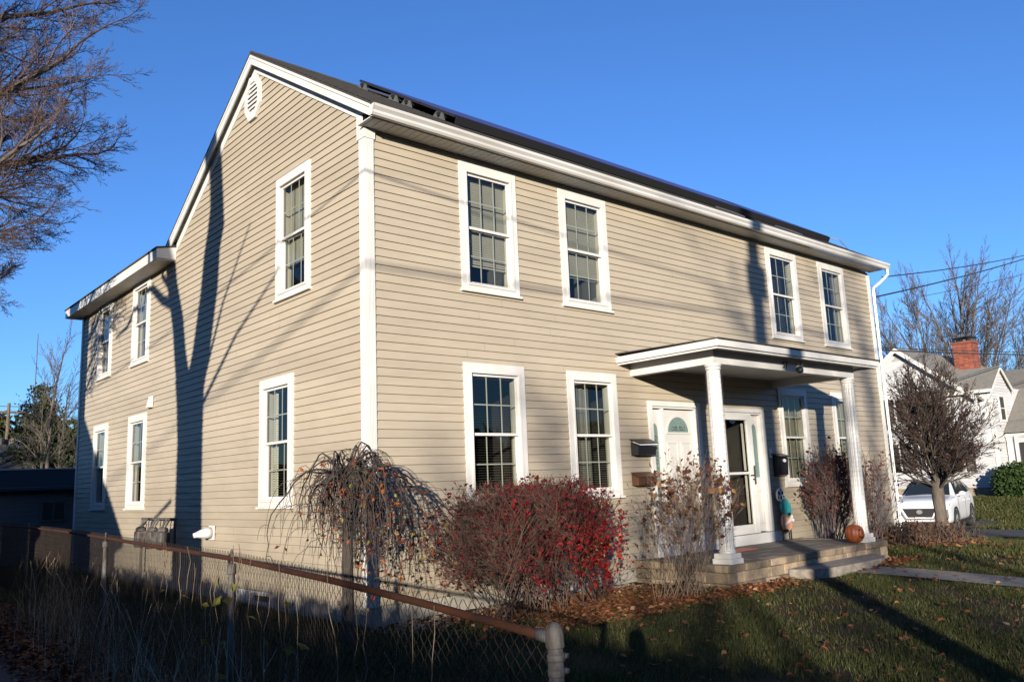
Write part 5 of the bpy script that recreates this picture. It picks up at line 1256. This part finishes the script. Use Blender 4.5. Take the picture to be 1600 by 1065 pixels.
cfL = [dict(seg=.5, wig=.07, up=.05, kids=15, ang=.55, ratio=.42, rr=.4, sides=5, t0=.3), dict(seg=.3, wig=.13, up=.05, kids=7, ang=.5, ratio=.5, rr=.55, sides=3, t0=.15), dict(seg=.25, wig=.18, up=.03, kids=4, ang=.55, ratio=.55, rr=.7), dict(seg=.2, wig=.2, up=.02, kids=0, rmin=.005)]
farm_tree((3.35, 30, -.4), 'slim bare tree standing before the evergreens at the left', [(-.02, 0, 6.6, .12), (.15, .05, 5.4, .06), (-.22, 0, 4.6, .05), (.3, 0, 4.2, .04)], 71, cfL)
def conifer(loc, h, r, label, seed, n=26, name='evergreen_tree', group='evergreens behind the shed', per=120):
    rr = random.Random(seed); t = plant(name, loc, label, 'tree', group); tk = MB(); lf = MB()
    tk.tube([loc, (loc[0], loc[1], loc[2]+h*.95)], [h*.022, .03], 6)
    for k in range(n*6):
        f = rr.random()**.8; z = loc[2]+h*(.12+.86*f); a = rr.uniform(0, 2*pi); L = r*(1-f*.82)*rr.uniform(.5, 1.1)
        e = (loc[0]+cos(a)*L, loc[1]+sin(a)*L, z+L*rr.uniform(-.15, .35)); s = (loc[0], loc[1], z)
        tk.tube([s, e], [.03, .012], 3, cap=False)
        for j in range(int(per*L/r)+8):
            q = rr.uniform(.25, 1.05); p = lerp(s, e, q); p = add(p, (rr.gauss(0, .11*r/2), rr.gauss(0, .11*r/2), rr.gauss(0, .08*r/2))); leafq(lf, p, .11+.06*h/14, rr, min(1, max(0, rr.gauss(.45, .22))), -.2)
    tk.build('trunk', M['bark'], t); lf.build('crown', M['needle'], t)
conifer((4.75, 39, -.4), 7.5, 2.8, 'tall dark pine behind the slim bare tree', 81)
conifer((7.9, 40, -.4), 7.4, 2.9, 'dark pine close behind the corner of the beige house', 82)
conifer((6.3, 46, -.4), 6.8, 2.6, 'shorter pine left of the tall one behind the far roof', 83)
for k in range(7): conifer((-19-1.5*(k % 2), 1.5+5.2*k, -.4), 12.5+rr.random()*2 if False else 13.0, 3.4, ('first', 'second', 'third', 'fourth', 'fifth', 'sixth', 'seventh')[k]+' tall spruce in the unseen row added beyond the driveway to block sky light, counted from the street', 140+k, n=14, group='added sky-blocking spruces beyond the driveway', per=26)  # unseen spruces added to reduce sky fill on the side wall
# distant woodland: one mass
mb = MB(); rr = random.Random(17)
for k in range(70):
    x = rr.uniform(0, 22); y = rr.uniform(56, 78); h = rr.uniform(6.0, 8.2)+(y-56)*.06; r_ = rr.uniform(1.8, 3.0)
    for j in range(420):
        f = rr.random(); a = rr.uniform(0, 2*pi); q = r_*(1-f**1.5*.85)*rr.random()**.4
        leafq(mb, (x+cos(a)*q, y+sin(a)*q, -.5+h*f), .55, rr, min(1, max(0, rr.gauss(.5, .22))))
solo(mb, 'woodland', M['needle'], 'distant mass of evergreen woods at the left', 'woods', None, 'stuff')
mb = MB(); rr = random.Random(18)  # unseen tree belt added to block horizon glow, kept lower than the sun
for k in range(110):
    a = radians(150+185*k/109+rr.uniform(-1, 1)); dd = rr.uniform(76, 86); x, y = cos(a)*dd, sin(a)*dd; h = rr.uniform(7.5, 10.2); r_ = rr.uniform(2.6, 3.6)
    mb.lathe((x, y, -1), [(r_*.7, 0), (r_*.8, h*.5), (r_*.55, h*.85), (.2, h*.97)], 7, .3)
    for j in range(70):
        f = rr.random(); b = rr.uniform(0, 2*pi); q = r_*(1-f**2*.7); leafq(mb, (x+cos(b)*q, y+sin(b)*q, -1+h*f), 1.3, rr)
solo(mb, 'woodland', M['needle'], 'unseen dark tree line added behind the photographer to block low sky light', 'woods', None, 'stuff')
# second bare tree top left edge, drooping
rr = random.Random(91)
farm_tree((-3.4, 34, -.4), 'bare tree whose drooping twigs show at the left edge above the shed', [(.25, 0, 7.5, .14), (.5, 0, 7, .12), (.1, .1, 8, .15)], 92, cfL)
# ------------------------------------------------------------------ grass, leaves, weeds (uncountable)
def scatter_tris(name, pts, h, w, m, label, cat, lean=.35, seed=0, tmean=.45, tvar=.22):
    rg = np.random.default_rng(seed); n = len(pts); P = np.asarray(pts, dtype=np.float32)
    a = rg.uniform(0, 2*np.pi, n); hh = h*rg.uniform(.5, 1.35, n); l = rg.normal(0, lean, (n, 2))*hh[:, None]
    dx = np.stack([np.cos(a), np.sin(a), np.zeros(n)], 1)*(w*rg.uniform(.7, 1.3, n))[:, None]*.5
    top = P+np.concatenate([l, hh[:, None]], 1)
    V = np.stack([P-dx, P+dx, top], 1).reshape(-1, 3).astype(np.float32)
    me = bpy.data.meshes.new(name); me.vertices.add(3*n); me.vertices.foreach_set('co', V.ravel())
    me.loops.add(3*n); me.loops.foreach_set('vertex_index', np.arange(3*n, dtype=np.int32))
    me.polygons.add(n); me.polygons.foreach_set('loop_start', np.arange(0, 3*n, 3, dtype=np.int32)); me.update(calc_edges=True)
    at = me.attributes.new('tint', 'FLOAT', 'FACE'); at.data.foreach_set('value', np.clip(rg.normal(tmean, tvar, n), 0, 1).astype(np.float32))
    me.materials.append(m); o = bpy.data.objects.new(name, me); COL.objects.link(o)
    return tag(o, label, cat, None, 'stuff')
def patchy(x, y): return .5+.3*sin(x*1.3+2*sin(y*.9))*sin(y*1.7+1.5*sin(x*.7))+.25*sin(x*4.1+1.3*sin(y*3.3))*sin(y*4.7+1.1*sin(x*2.9))
def pts_in(n, x0, x1, y0, y1, ok, seed, lift=-.005):
    rr = random.Random(seed); out = []
    while len(out) < n:
        x, y = rr.uniform(x0, x1), rr.uniform(y0, y1)
        if ok(x, y): out.append((x, y, gz(x, y)+lift))
        else: n -= .35
    return out
def lawn_ok(x, y):
    if 4.3 < x < 8.95 and y > -1.7: return False
    if 5.7 < x < 8.25 and y > -2.1: return False
    if 6.6+.06*sin(y*1.9)-.02 < x < 7.52+.06*sin(y*1.9) and y < -2: return False
    if y > .05 and 0 < x < 12.8: return False
    return R.random() < (.10+1.7*max(0, patchy(x, y)-.2))
scatter_tris('lawn_grass', pts_in(190000, -1.2, 8.8, -7.2, -.75, lawn_ok, 1), .050, .007, M['grass'], 'green lawn grass before the house', 'grass', seed=1)
scatter_tris('lawn_grass', pts_in(90000, 8.8, 22.3, -7.5, 2.5, lawn_ok, 2), .075, .018, M['grass'], 'lawn grass right of the porch up to the drive', 'grass', seed=2)
scatter_tris('lawn_grass', pts_in(60000, 25.45, 35.6, -6, 6.5, lambda x, y: not (x < 28.8 and y > 3.3), 3), .11, .05, M['grass'], 'lawn grass beyond the drive before the white house', 'grass', seed=3)
scatter_tris('side_grass', pts_in(60000, -2.5, .0, -5.5, 14, lambda x, y: x < -.05 or y < -.3, 4), .085, .008, M['grass'], 'rough grass between the fence and the side wall', 'grass', lean=.5, seed=4)
def litter(name, n, fn, label, s, seed, tm=.5):
    rr = random.Random(seed); mb = MB()
    for k in range(n):
        x, y = fn(rr); z = gz(x, y)+rr.uniform(.008, .05); a = rr.uniform(0, 2*pi); L = s*rr.uniform(.5, 1.3); u = (cos(a), sin(a), rr.uniform(-.25, .45)); u = nrm(u); v = nrm(cross(u, (rr.uniform(-.4, .4), rr.uniform(-.4, .4), 1)))
        c = (x, y, z); W = L*.42; t = min(1, max(0, rr.gauss(tm, .26))); up = (0, 0, L*rr.uniform(.05, .3))
        p0 = c; p1 = add(add(c, mul(u, L*.35)), add(mul(v, W), up)); p2 = add(c, mul(u, L*.5)); p3 = add(add(c, mul(u, L*.35)), add(mul(v, -W), up)); p4 = add(c, mul(u, L)); p5 = add(add(c, mul(u, L*.75)), add(mul(v, W*.7), up)); p6 = add(add(c, mul(u, L*.75)), add(mul(v, -W*.7), up))
        mb.poly([p0, p1, p5, p4, p2], t); mb.poly([p0, p2, p4, p6, p3], t)
    return solo(mb, name, M['litter'], label, 'leaves', None, 'stuff')
def f1(rr):
    while True:
        x, y = rr.uniform(0, 13), rr.uniform(-7, -1.7)
        if not (5.7 < x < 8.25 and y > -2.1): return x, y
litter('fallen_leaves', 800, f1, 'scattered brown leaves on the front lawn', .062, 1, .55)
litter('fallen_leaves', 3600, lambda rr: (rr.gauss(2.3, 1.0), -rr.random()**1.2*1.6-.5), 'red brown leaf litter under the scarlet shrub', .055, 2, .5)
litter('fallen_leaves', 900, lambda rr: (rr.gauss(4.3, .5), rr.gauss(-1.9, .14)), 'leaves drifted along the foot of the terrace wall', .06, 3, .6)
litter('fallen_leaves', 500, lambda rr: (rr.gauss(8.0, .45), rr.gauss(-1.98, .12)), 'leaves gathered at the right end of the step', .07, 4, .4)
litter('fallen_leaves', 9000, lambda rr: (rr.gauss(-2.55, .22)+.15*sin(rr.random()*9), rr.uniform(-4, 9)), 'thick brown leaf drift along the fence by the driveway', .075, 5, .3)
litter('fallen_leaves', 600, lambda rr: (rr.uniform(10.3, 14.5), rr.gauss(-1.0, .5)), 'leaves round the dried perennials and small tree', .09, 6, .6)
# soil mound and debris along the bed
mb = MB(); rr = random.Random(77)
for k in range(700):
    x, y = rr.uniform(-.1, 4.2), -rr.uniform(.05, .75); s = rr.uniform(.012, .035); mb.ball((x, y, gz(x, y)+.005), s, s*.9, s*.6, 6, 4, rr.random())
solo(mb, 'bed_gravel', M['stone'], 'pale gravel and mulch in the bed along the front wall', 'gravel', None, 'stuff')
# dry weeds along the fence
mb = MB(); lf = MB(); rr = random.Random(23)
for k in range(950):
    s = rr.random()**1.1*12; x, y, zt = fpt(s); x += rr.gauss(-.12, .22); g = gz(x, y); h = rr.uniform(.2, .55) if k % 2 else rr.uniform(.45, 1.0); a = rr.uniform(0, 2*pi); c = rr.uniform(.02, .28); pts = []
    for j in range(6):
        t = j/5; pts.append((x+cos(a)*c*t*t+rr.uniform(-.012, .012), y+sin(a)*c*t*t+rr.uniform(-.012, .012), g+h*t))
    tn = rr.random(); mb.tube(pts, [.0024, .0022, .002, .0018, .0015, .001], 3, tn, cap=False)
    for j in (2, 3, 4):
        if rr.random() < .4:
            p = pts[j]; a2 = rr.uniform(0, 2*pi); l = rr.uniform(.05, .16); mb.tube([p, (p[0]+cos(a2)*l*.6, p[1]+sin(a2)*l*.6, p[2]+l)], [.0022, .0012], 3, tn, cap=False)
solo(mb, 'dry_weeds', M['weed'], 'tall dry weed stems standing along the fence', 'weeds', None, 'stuff')
# vine climbing the fence with a few yellow leaves
vn = plant('fence_vine', (-2.95, -4.2, gz(-2.9, -4.2)), 'dry vine with a few yellow green leaves on the near fence', 'vine')
st, lf = MB(), MB(); rr = random.Random(29)
for k in range(34):
    s = rr.uniform(.4, 5.2); x, y, zt = fpt(s); g = gz(x, y); p = (x-.03, y, g); pts = [p]; top = zt+rr.uniform(-.15, .12) if rr.random() < .6 else g+rr.uniform(.4, .9); n = 12
    for j in range(n): s += rr.uniform(-.04, .04); x, y, zt = fpt(max(s, .05)); pts.append((x-.03+rr.uniform(-.018, .018), y, g+(top-g)*(j+1)/n))
    st.tube(pts, [.0028*(1-.6*j/n)+.0008 for j in range(n+1)], 4, rr.random()*.55, cap=False)
    for j in range(4, n):
        if rr.random() < .13: leafq(lf, pts[j], rr.uniform(.05, .085), rr, rr.uniform(.8, 1), .5)
st.build('stems', M['weed'], vn); lf.build('foliage', M['wleaf'], vn)
# ------------------------------------------------------------------ light, sky, camera
w = bpy.data.worlds.new('World'); SC.world = w; w.use_nodes = True
nt = w.node_tree; bg = nt.nodes['Background']; sky = nt.nodes.new('ShaderNodeTexSky'); sky.sky_type = 'NISHITA'
sky.sun_disc = False; sky.sun_elevation = atan2(SUN[2], sqrt(SUN[0]**2+SUN[1]**2)); sky.sun_rotation = atan2(SUN[0], SUN[1])
sky.altitude = 300; sky.air_density = 1.0; sky.dust_density = .2; sky.ozone_density = 3.5
hs = nt.nodes.new('ShaderNodeVectorMath'); hs.operation = 'MULTIPLY'; hs.inputs[1].default_value = (.66, .89, 1.27); nt.links.new(sky.outputs[0], hs.inputs[0]); nt.links.new(hs.outputs[0], bg.inputs[0]); bg.inputs[1].default_value = .077
sl = bpy.data.lights.new('sun', 'SUN'); sl.energy = 5.0; sl.angle = radians(.53); sl.color = (1.0, .90, .76)
so = bpy.data.objects.new('sun', sl); COL.objects.link(so)
from mathutils import Vector, Matrix
so.rotation_euler = Vector(SUN).normalized().to_track_quat('Z', 'Y').to_euler()
cam = bpy.data.cameras.new('camera'); co = bpy.data.objects.new('camera', cam); COL.objects.link(co); SC.camera = co
yaw, pit, rol = .7251751557, .1695947293, -.0407312353
f_ = Vector((sin(yaw)*cos(pit), cos(yaw)*cos(pit), sin(pit))); r_ = Vector((cos(yaw), -sin(yaw), 0)); u_ = r_.cross(f_)
r2 = r_*cos(rol)+u_*sin(rol); u2 = -r_*sin(rol)+u_*cos(rol)
mtx = Matrix(((r2.x, u2.x, -f_.x, -4.94399), (r2.y, u2.y, -f_.y, -8.080138), (r2.z, u2.z, -f_.z, 1.272941), (0, 0, 0, 1)))
co.matrix_world = mtx; cam.sensor_fit = 'HORIZONTAL'; cam.sensor_width = 36; cam.lens = 1292.954/1600*36; cam.clip_end = 2000; cam.clip_start = .05
SC.view_settings.view_transform = 'Standard'; SC.view_settings.look = 'None'; SC.view_settings.gamma = 1; SC.view_settings.exposure = 1.34
SC.render.engine = 'CYCLES'
try: SC.cycles.transparent_max_bounces = 24; SC.cycles.max_bounces = 6
except Exception: pass
